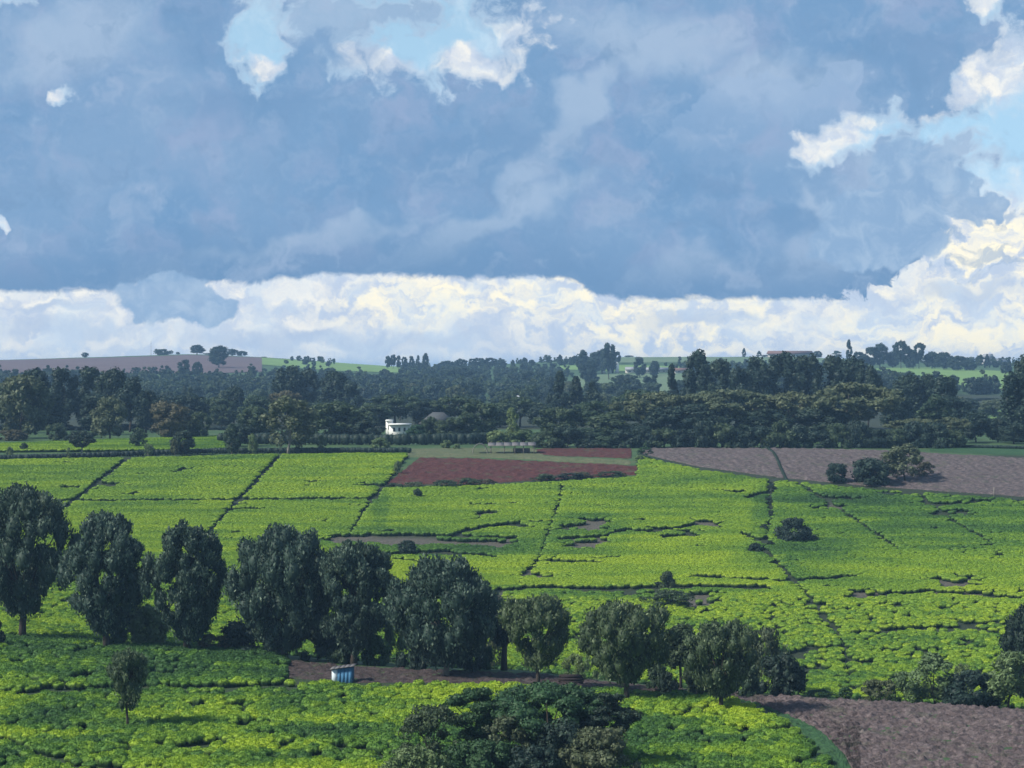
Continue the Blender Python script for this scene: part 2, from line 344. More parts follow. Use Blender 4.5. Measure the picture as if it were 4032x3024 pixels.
# ground cover colours
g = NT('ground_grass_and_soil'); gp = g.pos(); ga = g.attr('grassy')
gn = g.noise(gp, .22, 6); gf = g.noise(gp, 2.5, 5, .65)
grass = g.ramp(gn, (.3, (.035, .075, .028)), (.55, (.06, .12, .04)), (.75, (.12, .13, .07)))
grass = g.mix(g.math('MULTIPLY', gf, .6), grass, (.03, .06, .022))
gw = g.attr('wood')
soil = g.mix(g.attr('bare'), g.ramp(gf, (.3, (.014, .020, .012)), (.7, (.032, .040, .022))), g.ramp(gf, (.35, (.035, .040, .026)), (.65, (.15, .115, .11))))  # dark ramp paints shade into the ground between tea bushes; bare patches stay brown
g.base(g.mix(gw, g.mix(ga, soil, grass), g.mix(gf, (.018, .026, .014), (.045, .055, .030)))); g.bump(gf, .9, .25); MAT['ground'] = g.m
def soilmat(name, a, b, c, green=.0, furrow=None):
    t = NT(name); p = t.pos(); n = t.noise(p, 1.1, 7, .68); n2_ = t.noise(p, .12, 4); n3_ = t.noise(p, 4.0, 5, .7)
    cc = t.ramp(n, (.32, a), (.52, b), (.72, c)); cc = t.mix(t.math('MULTIPLY', n2_, .45), cc, tuple(q*.72 for q in b))
    if green: 
        q = t.n('ShaderNodeMapRange', interpolation_type='SMOOTHSTEP'); t.l(t.noise(p, .28, 5, .6), q.inputs[0]); q.inputs[1].default_value = .52; q.inputs[2].default_value = .70
        cc = t.mix(t.math('MULTIPLY', q.outputs[0], green), cc, (.06, .085, .04))
    t.base(cc); t.bump(t.math('ADD', n, n3_), 1.0, .22); t.p.inputs['Roughness'].default_value = .95; return t.m
MAT['soil'] = soilmat('ploughed_soil', (.035, .027, .027), (.125, .096, .096), (.27, .22, .218), .3)
MAT['track'] = soilmat('dark_track_soil', (.025, .019, .019), (.065, .048, .048), (.12, .095, .09), .5)
MAT['redsoil'] = soilmat('red_soil', (.034, .011, .010), (.085, .026, .024), (.13, .055, .043), .5)
MAT['soil_far'] = soilmat('cleared_tea_soil', (.035, .028, .028), (.115, .092, .092), (.22, .18, .178), .4)
def fieldmat(name, a, b, sc_=.05):
    t = NT(name); p = t.pos(); n = t.noise(p, sc_, 5, .6); n2_ = t.noise(p, .8, 4, .7)
    t.base(t.mix(n2_, t.ramp(n, (.35, a), (.65, b)), tuple(q*.6 for q in a))); t.bump(n2_, 1, .6); return t.m
MAT['field_purple'] = fieldmat('fallow_brown_field', (.14, .095, .10), (.19, .14, .14), .03)
MAT['field_green'] = fieldmat('far_green_field', (.17, .29, .08), (.24, .38, .11), .03)
MAT['field_dull'] = fieldmat('far_dull_field', (.13, .20, .10), (.20, .26, .14), .03)
MAT['grassstrip'] = fieldmat('dry_grass', (.10, .13, .055), (.17, .17, .09), .3)
MAT['verge'] = fieldmat('verge_grass', (.028, .085, .03), (.055, .13, .04), .5)

# tea: the plucked table on top is fresh yellow green, the skirts of each bush are old dark leaves
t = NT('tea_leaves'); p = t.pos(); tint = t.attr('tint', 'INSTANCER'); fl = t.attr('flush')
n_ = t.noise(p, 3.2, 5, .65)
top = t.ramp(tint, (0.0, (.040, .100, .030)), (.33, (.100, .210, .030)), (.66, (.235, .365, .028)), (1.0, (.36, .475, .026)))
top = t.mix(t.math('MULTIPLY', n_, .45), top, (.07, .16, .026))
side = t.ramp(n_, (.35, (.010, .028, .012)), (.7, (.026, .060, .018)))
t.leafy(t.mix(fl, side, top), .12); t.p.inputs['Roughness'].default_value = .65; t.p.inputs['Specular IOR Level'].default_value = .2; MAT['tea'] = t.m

# ------------------------------------------------------------------ ground sheet
gx = np.concatenate([[-9000, -5000, -3000, -1800, -1100, -700, -450, -300, -200, -120], np.arange(-60, 1085, 6.0), [1140, 1220, 1320, 1500, 1800, 2300, 3000, 4200, 6500, 10000]])
gD = np.concatenate([np.arange(-60, 150, 15.0), np.arange(150, 720, 2.5), np.geomspace(720, 3200, 150), np.geomspace(3400, 9000, 16)])
GX, GD = np.meshgrid(gx, gD, indexing='ij'); xx = (GX - 512)/F*np.maximum(GD, 160); zz = Hgt(xx, GD)
ppx, ppy = proj(xx, np.maximum(GD, 1), zz)
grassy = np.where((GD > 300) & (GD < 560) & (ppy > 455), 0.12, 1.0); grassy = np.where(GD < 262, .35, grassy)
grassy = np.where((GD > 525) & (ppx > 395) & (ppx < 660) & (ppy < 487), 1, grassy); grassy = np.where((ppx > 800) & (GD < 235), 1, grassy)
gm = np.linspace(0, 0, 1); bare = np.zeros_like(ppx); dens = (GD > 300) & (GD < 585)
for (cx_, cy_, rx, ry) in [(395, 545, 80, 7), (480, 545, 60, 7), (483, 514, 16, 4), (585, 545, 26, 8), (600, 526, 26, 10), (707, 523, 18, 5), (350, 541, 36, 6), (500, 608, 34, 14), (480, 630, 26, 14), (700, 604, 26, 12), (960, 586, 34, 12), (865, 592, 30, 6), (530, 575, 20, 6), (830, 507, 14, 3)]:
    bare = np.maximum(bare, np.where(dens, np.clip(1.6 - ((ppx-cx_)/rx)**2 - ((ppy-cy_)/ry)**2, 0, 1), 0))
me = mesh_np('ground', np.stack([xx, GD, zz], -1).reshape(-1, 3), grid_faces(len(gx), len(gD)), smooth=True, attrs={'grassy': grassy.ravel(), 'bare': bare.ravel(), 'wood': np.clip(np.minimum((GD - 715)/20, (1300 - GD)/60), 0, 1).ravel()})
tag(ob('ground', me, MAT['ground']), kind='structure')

def sheet(name, mat, pts_up, pts_lo, lo, hi, nx, ny, off=.06, rough=0, rsc=1.5, Dup=None, furrow=None, bulge=0):
    """a field laid on the terrain between two rows given in px; Dup / lo as direct distances"""
    x0 = max(pts_up[0][0], pts_lo[0][0]); x1 = min(pts_up[-1][0], pts_lo[-1][0]); cols = np.linspace(x0, x1, nx)
    yu = np.interp(cols, *zip(*pts_up)); yl = np.interp(cols, *zip(*pts_lo)); V = []
    for c, a, b in zip(cols, yu, yl):
        d1 = findD(c, a, lo, hi); d0 = findD(c, b, lo, hi); d0 = min(d0, d1 - .5)
        D = d0 + (d1 - d0)*np.linspace(0, 1, ny); x = at(c, D); V.append(np.stack([x, D, Hgt(x, D) + off], 1))
    V = np.stack(V); 
    if rough:
        r = fbm(V[..., 0]/rsc, V[..., 1]/rsc, 4, 31); V[..., 2] += rough*np.clip((r - .42)*2.2, -.2, 1.3)
        if furrow: V[..., 2] += furrow[0]*(.5 + .5*np.sin((V[..., 0]*furrow[1] + V[..., 1]*furrow[2]) + 3*fbm(V[..., 0]/9, V[..., 1]/9, 2, 3)))
        V[0, :, 2] -= .25; V[-1, :, 2] -= .25; V[:, 0, 2] -= .25; V[:, -1, 2] -= .25
    return tag(ob(name, mesh_np(name, V.reshape(-1, 3), grid_faces(nx, ny), smooth=not rough), mat), kind='structure')
F1_UP = [(240, 658), (285, 661), (355, 667), (440, 671), (529, 673.5), (585, 680), (653, 687.5), (700, 691), (759, 696), (821, 700), (900, 704), (1030, 710.5), (1090, 714), (1170, 719)]
F1_LO = [(240, 668), (285, 678), (355, 683), (440, 683), (529, 684), (585, 688), (653, 691), (700, 694.5), (735, 699.5), (759, 705), (800, 721), (821, 732), (845, 755), (853, 772), (860, 790), (900, 830), (1170, 870)]
def cut(P_, a, b): return [(a, float(np.interp(a, *zip(*P_))))] + [q for q in P_ if a < q[0] < b] + [(b, float(np.interp(b, *zip(*P_))))]
sheet('ploughed_field', MAT['soil'], cut(F1_UP, 690, 1170), cut(F1_LO, 690, 1170), 150, 300, 460, 260, .06, .42, .6)
sheet('soil_track', MAT['track'], cut(F1_UP, 240, 692), cut(F1_LO, 240, 692), 230, 300, 400, 60, .05, .3, .7)
VG_LO = [(735, 700.5), (759, 706), (780, 716), (800, 731), (818, 748), (829, 760), (835, 775), (840, 800), (855, 850)]
VG_UP = [(735, 699), (759, 704), (800, 720), (821, 731), (845, 754), (853, 771), (855, 800)]
sheet('grass_verge', MAT['verge'], VG_UP, VG_LO, 150, 260, 120, 24, .05, .25, .6)
F2_UP = [(387, 484), (420, 457.5), (470, 458.5), (520, 460.5), (580, 463), (636, 466), (640, 468)]
F2_LO = [(387, 485), (420, 485), (470, 484.5), (520, 481.5), (560, 479.5), (600, 477), (640, 475)]
sheet('red_soil_field', MAT['redsoil'], F2_UP, F2_LO, 480, 640, 260, 60, .08, .3, 1.4)
sheet('red_soil_field', MAT['redsoil'], [(536, 449), (560, 448.3), (632, 448.3)], [(536, 454), (560, 456.5), (632, 459)], 520, 680, 120, 20, .08, .25, 1.4)
sheet('dry_grass_strip', MAT['grassstrip'], [(405, 448.5), (470, 447.5), (534, 448), (545, 456), (632, 460)], [(405, 458), (470, 458), (540, 461), (634, 465.5)], 500, 680, 100, 14, .05, .15, 1)
F3_UP = [(640, 449), (700, 448.5), (800, 449), (872, 450.5), (905, 452), (960, 455), (1024, 458), (1150, 464)]
F3_LO = [(640, 454), (700, 467), (780, 478), (870, 486.5), (950, 492), (1024, 497), (1150, 506)]
sheet('cleared_field', MAT['soil_far'], F3_UP, F3_LO, 470, 660, 420, 110, .08, .28, 1.2, furrow=(.10, 2.6, .3))
sheet('brown_hill_field', MAT['field_purple'], [(-60, 361.8), (0, 360.7), (128, 357.5), (190, 355.3), (262, 358)], [(-60, 374), (0, 374), (128, 374), (190, 374.5), (262, 372)], 1600, 2299, 80, 30, .4)
sheet('green_hill_field', MAT['field_green'], [(262, 358), (330, 362.5), (400, 367.3)], [(262, 365), (330, 371), (400, 373)], 1600, 2299, 40, 20, .4)
sheet('green_hill_field', MAT['field_green'], [(876, 368.5), (930, 368), (1012, 372)], [(876, 379), (930, 384), (1012, 391)], 1250, 2250, 60, 20, .4)
sheet('green_hill_field', MAT['field_green'], [(560, 366), (600, 365), (690, 367)], [(560, 370), (600, 371), (690, 373)], 1250, 2250, 40, 12, .4)
sheet('dull_hill_field', MAT['field_dull'], [(576, 376), (620, 374.5), (690, 374)], [(576, 391), (620, 392), (690, 392)], 1250, 2250, 40, 12, .4)
sheet('dull_hill_field', MAT['field_dull'], [(620, 357.5), (700, 357.3), (800, 358), (880, 360.5)], [(620, 363), (700, 363), (800, 364), (880, 365)], 1500, 2296, 40, 12, .4)
sheet('green_hill_field', MAT['field_green'], [(970, 411), (1040, 409)], [(970, 420), (1040, 420)], 830, 1200, 20, 12, .3)
sheet('green_field', MAT['verge'], [(930, 448), (1040, 447)], [(930, 451.5), (1040, 457)], 560, 700, 20, 12, .05)

# ------------------------------------------------------------------ tea bushes
def tea_mesh(seed, nr=6, ns=16, leaves=170, flat=False):
    r = np.random.default_rng(seed); V = [(0, 0, .86)]; fl = [1.0]
    prof = [(.30, .86), (.58, .83), (.78, .74), (.86, .55), (.80, .25), (.62, -.1)]; off = r.uniform(0, 99, 2)
    if flat: prof = [(.35, .86), (.70, .855), (.92, .835), (.97, .58), (.90, .25), (.66, -.1)]
    for k, (rr, zz_) in enumerate(prof):
        for s in range(ns):
            a = 2*math.pi*(s + .5*(k % 2))/ns; q = 1 + .16*math.sin(3*a + off[0]) + .1*math.sin(5*a + off[1]) + r.uniform(-.07, .07)
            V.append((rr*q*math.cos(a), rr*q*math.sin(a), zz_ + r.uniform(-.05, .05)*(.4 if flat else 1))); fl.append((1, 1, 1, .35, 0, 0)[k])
    tris = [(0, 1+s, 1+(s+1) % ns) for s in range(ns)]; quads = []
    for k in range(nr-1):
        for s in range(ns): quads.append((1+k*ns+s, 1+(k+1)*ns+s, 1+(k+1)*ns+(s+1) % ns, 1+k*ns+(s+1) % ns))
    V = np.array(V); n0 = len(V)
    a = r.uniform(0, 2*np.pi, leaves); rad = .98*np.sqrt(r.uniform(0, 1, leaves)); zt = .86 - (.05 if flat else .22)*(rad/.85)**5 + r.uniform(-.02, .12 if flat else .15, leaves)
    C = np.stack([rad*np.cos(a), rad*np.sin(a), zt], 1); d = r.normal(size=(leaves, 3)); d[:, 2] = np.abs(d[:, 2])*.8; d /= np.linalg.norm(d, axis=1)[:, None]
    e = np.cross(d, r.normal(size=(leaves, 3))); e /= np.linalg.norm(e, axis=1)[:, None]; s = r.uniform(.06, .15, leaves)[:, None]
    L = np.stack([C - d*s, C + e*s*.55, C + d*s, C - e*s*.55], 1).reshape(-1, 3)
    q2 = (n0 + np.arange(leaves*4)).reshape(-1, 4)
    return mesh_np('tea_bush', np.concatenate([V, L]), quads + q2.tolist(), tris, attrs={'flush': np.concatenate([fl, np.ones(leaves*4)])})
teas = [tea_mesh(s) for s in range(6)] + [tea_mesh(20 + s, flat=True) for s in range(4)]
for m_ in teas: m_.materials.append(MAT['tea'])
LANES = [([(130, 456), (90, 487), (50, 518)], 2.9, 1), ([(281, 454), (265, 470), (243, 495), (203, 537)], 2.9, 1), ([(412, 452), (385, 485), (372, 498), (350, 532)], 2.9, 1),
         ([(562, 486), (558, 505), (552, 520), (541, 553), (533, 565), (524, 572), (519, 582)], 2.9, 1), ([(775, 478), (771, 495), (772, 512), (768, 530), (765, 548), (775, 560), (788, 572), (806, 592), (822, 612), (838, 632), (846, 652), (852, 700)], 3.2, 1),
         ([(798, 482), (812, 490), (850, 515), (898, 547)], 2.2, 1), ([(912, 488), (935, 505), (957, 522), (992, 542)], 2.1, 1), ([(1000, 490), (1040, 515)], 1.5, 1), 
         ([(40, 500), (200, 499), (380, 497.5)], 1.2, 0), ([(400, 598), (470, 592), (540, 586), (600, 588), (700, 585.5), (770, 586)], 2.4, 0), ([(330, 536), (420, 534), (520, 537)], 1.6, 0),
         ([(0, 690), (60, 689), (110, 685.5), (300, 683.5)], 3.2, 0), ([(-10, 732), (40, 752), (90, 765), (140, 772)], 3.5, 1), ([(1024, 640), (960, 622)], 2, 1), ([(335, 541), (372, 534), (395, 537), (440, 540), (505, 544)], 2.4, 0), ([(380, 554), (440, 550), (500, 556)], 1.7, 0), ([(395, 558), (440, 562)], 1.3, 0), ([(455, 532), (480, 527), (505, 523), (520, 522)], 2.0, 0), ([(478, 517), (486, 511), (498, 512)], 1.6, 0), ([(560, 526), (585, 524), (600, 517)], 2.0, 0), ([(560, 538), (600, 536), (625, 529), (650, 531), (700, 523), (720, 526)], 1.7, 0), ([(660, 536), (700, 534)], 1.8, 0), ([(590, 558), (620, 556)], 1.2, 0), ([(560, 555), (545, 560), (600, 562)], 1.3, 0), ([(768, 482), (770, 515), (764, 550)], 2.6, 1), ([(740, 533), (765, 540)], 2.2, 0), ([(745, 497), (765, 492)], 2, 0), ([(690, 575), (790, 580), (860, 575)], 1.5, 0), ([(850, 596), (930, 590), (1024, 597)], 1.8, 0), ([(880, 628), (960, 625)], 1.8, 0), ([(780, 652), (835, 645)], 2.6, 0)]
GAPS = [(395, 541, 66, 3.2), (350, 538, 30, 4), (480, 541, 38, 3), (440, 553, 46, 1.8), (483, 513, 10, 2.6), (582, 545, 17, 5.5), (597, 524, 20, 7), (572, 528, 12, 1.8), (707, 521, 14, 3.6), (688, 530, 24, 1.8), (660, 527, 22, 1.2),
        (515, 525, 24, 2), (535, 521, 16, 1.2), (640, 519, 12, 1.6), (640, 530, 30, 1.2), (700, 545, 14, 1.3), (110, 484, 14, 2.2), (70, 486, 12, 1.6), (93, 487, 9, 2.6), (241, 503, 12, 1), (250, 508, 16, 1.3), (130, 493, 12, 1),
        (313, 485, 8, 1.4), (185, 468, 10, 1.6), (150, 525, 8, 1.6), (370, 484, 12, 2), (600, 541, 14, 4), (735, 490, 12, 2), (757, 549, 10, 2),
        (500, 605, 26, 9), (480, 625, 20, 10), (700, 600, 20, 9), (960, 582, 24, 7), (1000, 590, 30, 3), (865, 590, 24, 3), (830, 505, 20, 3), (845, 497, 24, 2), (940, 503, 24, 2.2), (900, 493, 20, 1.6), (980, 500, 26, 2), (950, 512, 24, 3),
        (915, 648, 60, 1.6), (880, 630, 24, 2), (790, 655, 20, 3), (640, 592, 40, 2), (545, 575, 25, 2.5), (415, 552, 30, 1.5), (600, 505, 16, 1.3), (320, 520, 10, 1.4), (800, 668, 26, 3), (870, 660, 18, 2),
        (240, 722, 26, 3), (300, 740, 30, 3), (70, 725, 20, 2.5), (100, 762, 24, 3), (340, 728, 20, 2), (290, 755, 34, 2.5), (180, 742, 22, 3), (370, 712, 12, 3)]
def tea_points(D0, D1, sp, jit):
    ny = int((D1-D0)/(sp*.86)); out = []
    for k in range(ny):
        D = D0 + k*sp*.86; w = D*640/F; x = np.arange(-w, w, sp) + (k % 2)*sp/2
        out.append(np.stack([x, np.full_like(x, D)], 1))
    p_ = np.concatenate(out); return p_ + rng.uniform(-jit, jit, p_.shape)
GAPS = GAPS + [(q[0], q[1], q[2], q[3]) for q in zip(np.random.default_rng(4).uniform(0, 1024, 95), np.random.default_rng(5).uniform(462, 640, 95), np.random.default_rng(6).uniform(5, 15, 95), np.random.default_rng(7).uniform(.7, 1.5, 95)) if not (552 < q[1] < 584 and 370 < q[0] < 785)]
P1 = tea_points(185, 300, 1.04, .24); P2 = tea_points(300, 585, 1.1, .40); P3 = tea_points(575, 720, 1.6, .2)
PT = np.concatenate([P1, P2, P3]); tx, ty = PT.T; tz = Hgt(tx, ty); qx, qy = proj(tx, ty, tz + .75)
keep = np.zeros(len(PT), bool)
f1u = np.interp(qx, *zip(*F1_UP)); f1l = np.interp(qx, *zip(*F1_LO)); vgl = np.interp(qx, *zip(*VG_LO))
DE = np.interp(qx, [0, 240, 290, 355, 529, 653, 759, 1030], [300, 286, 283, 276, 262, 250, 243, 234])          # brow of the near rise
near = (ty < DE) & (qy > np.where(qx < 285, 630, f1l - .3)) & (qx < 850) & ~((qx > 733) & (qy < vgl + .5)) & ~((qx > 829) & (qy < 775))
near |= (ty < 300) & (qx < 240) & (qy > 625)
keep |= near
sl_ = (ty > 298) & (ty < 585)
upl = np.interp(qx, [0, 128, 280, 386, 388, 410, 470, 520, 560, 638, 640, 700, 780, 870, 950, 1024, 1150], [459, 457.5, 454, 453.5, 487, 486.5, 486, 483, 481, 476.5, 456.5, 469.5, 480.5, 489, 494.5, 499.5, 508])
upl = np.where(qx < 385, np.interp(qx, [0, 128, 280, 412], [459.5, 457.5, 454, 452.5]), upl)
left_of_red = (qx < 407 - (qy - 453)*.78) & (qx > 380) & (qx < 420) & (qy > 453)
keep |= sl_ & left_of_red
keep |= sl_ & (qy > upl)
strip = (ty > 575) & (qx < 222) & (qy > np.interp(qx, [0, 222], [443, 435.5])) & (qy < np.interp(qx, [0, 222], [455, 451.5]))
keep |= strip
def seg_dist(pts, horiz):
    d = np.full(len(qx), 1e9)
    for (a, b), (c, e) in zip(pts[:-1], pts[1:]):
        vx, vy = c-a, e-b; tt = np.clip(((qx-a)*vx + (qy-b)*vy)/(vx*vx+vy*vy), 0, 1); d = np.minimum(d, np.hypot(qx-a-tt*vx, (qy-b-tt*vy)))
    return d
wob = (fbm(tx/2.2, ty/2.2, 3, 77) - .5)
for pts, w, st in LANES: keep &= ~(seg_dist(pts, 0) < w*(1.15 + (.35 if st else 1.0)*wob))
rag = fbm(tx/3.0, ty/3.0, 3, 41)
for (cx_, cy_, rx, ry) in GAPS:
    e_ = ((qx-cx_)/rx)**2 + ((qy-cy_)/ry)**2; keep &= ~((e_ < 1.3 - 3.2*(rag - .45)) & (rng.uniform(0, 1, len(PT)) > .10))
# clumps thin out where the tea is old: near rise, valley floor and the right hand block
rough_zone = np.clip(np.interp(ty, [0, 298, 300, 385, 400], [.9, .9, .95, .95, 0]) + np.where(qx > 775, np.clip((ty-400)/40, 0, 1)*.28, 0), 0, 1)
thin = fbm(tx/2.6, ty/4.0, 3, 9)
keep &= ~(rng.uniform(0, 1, len(PT)) < np.clip((thin - .47)*3.4, 0, .85)*rough_zone)
keep &= ~(rng.uniform(0, 1, len(PT)) < .006)
big = fbm(tx/38, ty/38, 4, 3); sm = fbm(tx/6, ty/6, 3, 14)
sm2 = fbm(tx/9, ty/3, 3, 19)
sm3 = fbm(tx/22, ty/4.5, 3, 23)
tint = .68 + (big - .5)*.8 + (sm - .5)*.14 + (sm2 - .5)*.35 + (sm3 - .5)*.7 + rng.normal(0, .03, len(PT))
tint += np.where((qy > 555) & (qy < 585) & (qx > 370) & (qx < 785), .34, 0) + np.where((qx > 778) & (ty > 405) & (ty < 560), -.15, 0) + np.where(ty < 300, -.17 + (big - .5)*1.2 + (sm - .5)*.9, 0)
tint += np.where((qx > 700) & (ty < 300), .16, 0) + rough_zone*rng.normal(0, .15, len(PT)) + np.where((ty > 300) & (ty < 398) & (qx > 620), .06, 0) + np.where((qx < 300) & (ty < 300) & (qy < 660), -.08, 0)
for (cx_, cy_, rx, ry) in ((440, 545, 130, 14), (590, 532, 50, 22), (180, 502, 25, 4), (765, 520, 16, 50), (850, 500, 60, 12), (700, 528, 60, 8), (640, 590, 130, 8), (380, 500, 12, 30), (820, 545, 50, 12), (600, 690, 120, 7), (700, 695, 60, 8), (330, 735, 90, 12), (60, 715, 60, 14), (760, 560, 40, 12)):
    tint -= .28*np.clip(1.2 - ((qx-cx_)/rx)**2 - ((qy-cy_)/ry)**2, 0, 1)
tint = np.clip(tint, 0, 1)
PT, tx, ty, tz, qx, qy, tint, rz_ = (a[keep] for a in (PT, tx, ty, tz, qx, qy, tint, rough_zone))
hs = np.where(ty < 300, .92, .9)*(1 + rz_*rng.uniform(-.30, .22, len(tx)) + (1-rz_)*(rng.uniform(-.05, .04, len(tx)) + (fbm(tx/5, ty/5, 2, 8) - .5)*.3))
ws = np.where(ty < 300, .68, .76 + .18*(1-rz_))*(1 + rz_*rng.uniform(-.06, .16, len(tx)))
ws = np.where(ty > 575, 1.2, ws)
tlt = rng.normal(0, .07, (2, len(tx)))*(.3 + rz_)
# slope of the ground under each bush
dzdx = (Hgt(tx+1, ty) - Hgt(tx-1, ty))/2; dzdy = (Hgt(tx, ty+1) - Hgt(tx, ty-1))/2
vis = (qx > 0) & (qx < 1024) & (qy < 766)
order = np.argsort(np.where(vis, ty, 1e9)); first = set(order[:300].tolist())
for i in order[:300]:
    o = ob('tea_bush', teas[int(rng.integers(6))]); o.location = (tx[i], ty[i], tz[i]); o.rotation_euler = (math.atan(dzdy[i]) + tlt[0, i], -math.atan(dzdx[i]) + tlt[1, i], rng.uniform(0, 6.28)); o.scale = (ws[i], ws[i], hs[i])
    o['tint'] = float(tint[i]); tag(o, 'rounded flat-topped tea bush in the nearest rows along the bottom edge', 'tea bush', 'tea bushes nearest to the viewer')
tcol = bpy.data.collections.new('tea_bush_kinds')
for k, m_ in enumerate(teas): tcol.objects.link(bpy.data.objects.new('tea_bush_kind', m_))
def scatter(name, colln, pos, rot, scl, idx, extra=None, parent=None):
    me = bpy.data.meshes.new(name); me.vertices.add(len(pos)); me.vertices.foreach_set('co', np.asarray(pos, np.float32).ravel())
    for k, a in (('rot', rot), ('scl', scl)):
        q = me.attributes.new(k, 'FLOAT_VECTOR', 'POINT'); q.data.foreach_set('vector', np.asarray(a, np.float32).ravel())
    q = me.attributes.new('idx', 'INT', 'POINT'); q.data.foreach_set('value', np.asarray(idx, np.int32))
    for k, a in (extra or {}).items():
        q = me.attributes.new(k, 'FLOAT', 'POINT'); q.data.foreach_set('value', np.asarray(a, np.float32))
    o = ob(name, me); ng = bpy.data.node_groups.new(name, 'GeometryNodeTree')
    ng.interface.new_socket('Geometry', in_out='INPUT', socket_type='NodeSocketGeometry'); ng.interface.new_socket('Geometry', in_out='OUTPUT', socket_type='NodeSocketGeometry')
    N = ng.nodes; gi = N.new('NodeGroupInput'); go = N.new('NodeGroupOutput'); ip = N.new('GeometryNodeInstanceOnPoints'); ci = N.new('GeometryNodeCollectionInfo')
    ci.inputs['Collection'].default_value = colln; ci.inputs['Separate Children'].default_value = True; ci.inputs['Reset Children'].default_value = True
    ip.inputs['Pick Instance'].default_value = True
    def na(nm, ty_): q = N.new('GeometryNodeInputNamedAttribute'); q.data_type = ty_; q.inputs[0].default_value = nm; return next(s for s in q.outputs if s.enabled and s.name == 'Attribute')
    L = ng.links; L.new(gi.outputs[0], ip.inputs['Points']); L.new(ci.outputs[0], ip.inputs['Instance']); L.new(na('idx', 'INT'), ip.inputs['Instance Index'])
    L.new(na('rot', 'FLOAT_VECTOR'), ip.inputs['Rotation']); L.new(na('scl', 'FLOAT_VECTOR'), ip.inputs['Scale']); L.new(ip.outputs[0], go.inputs[0])
    md = o.modifiers.new('scatter', 'NODES'); md.node_group = ng
    return o
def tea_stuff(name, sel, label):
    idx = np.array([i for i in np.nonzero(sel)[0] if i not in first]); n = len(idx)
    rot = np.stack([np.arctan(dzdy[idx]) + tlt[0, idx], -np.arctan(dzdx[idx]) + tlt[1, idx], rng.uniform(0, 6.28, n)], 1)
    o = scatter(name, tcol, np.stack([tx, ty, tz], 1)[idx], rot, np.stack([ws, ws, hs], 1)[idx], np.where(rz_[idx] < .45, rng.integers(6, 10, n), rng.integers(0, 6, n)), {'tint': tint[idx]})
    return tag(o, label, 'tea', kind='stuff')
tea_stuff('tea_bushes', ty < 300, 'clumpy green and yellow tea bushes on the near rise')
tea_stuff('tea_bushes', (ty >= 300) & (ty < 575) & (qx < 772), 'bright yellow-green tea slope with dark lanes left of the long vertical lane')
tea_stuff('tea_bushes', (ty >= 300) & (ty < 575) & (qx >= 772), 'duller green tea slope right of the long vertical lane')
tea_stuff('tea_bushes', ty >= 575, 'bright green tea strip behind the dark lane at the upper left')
print('tea', len(tx))

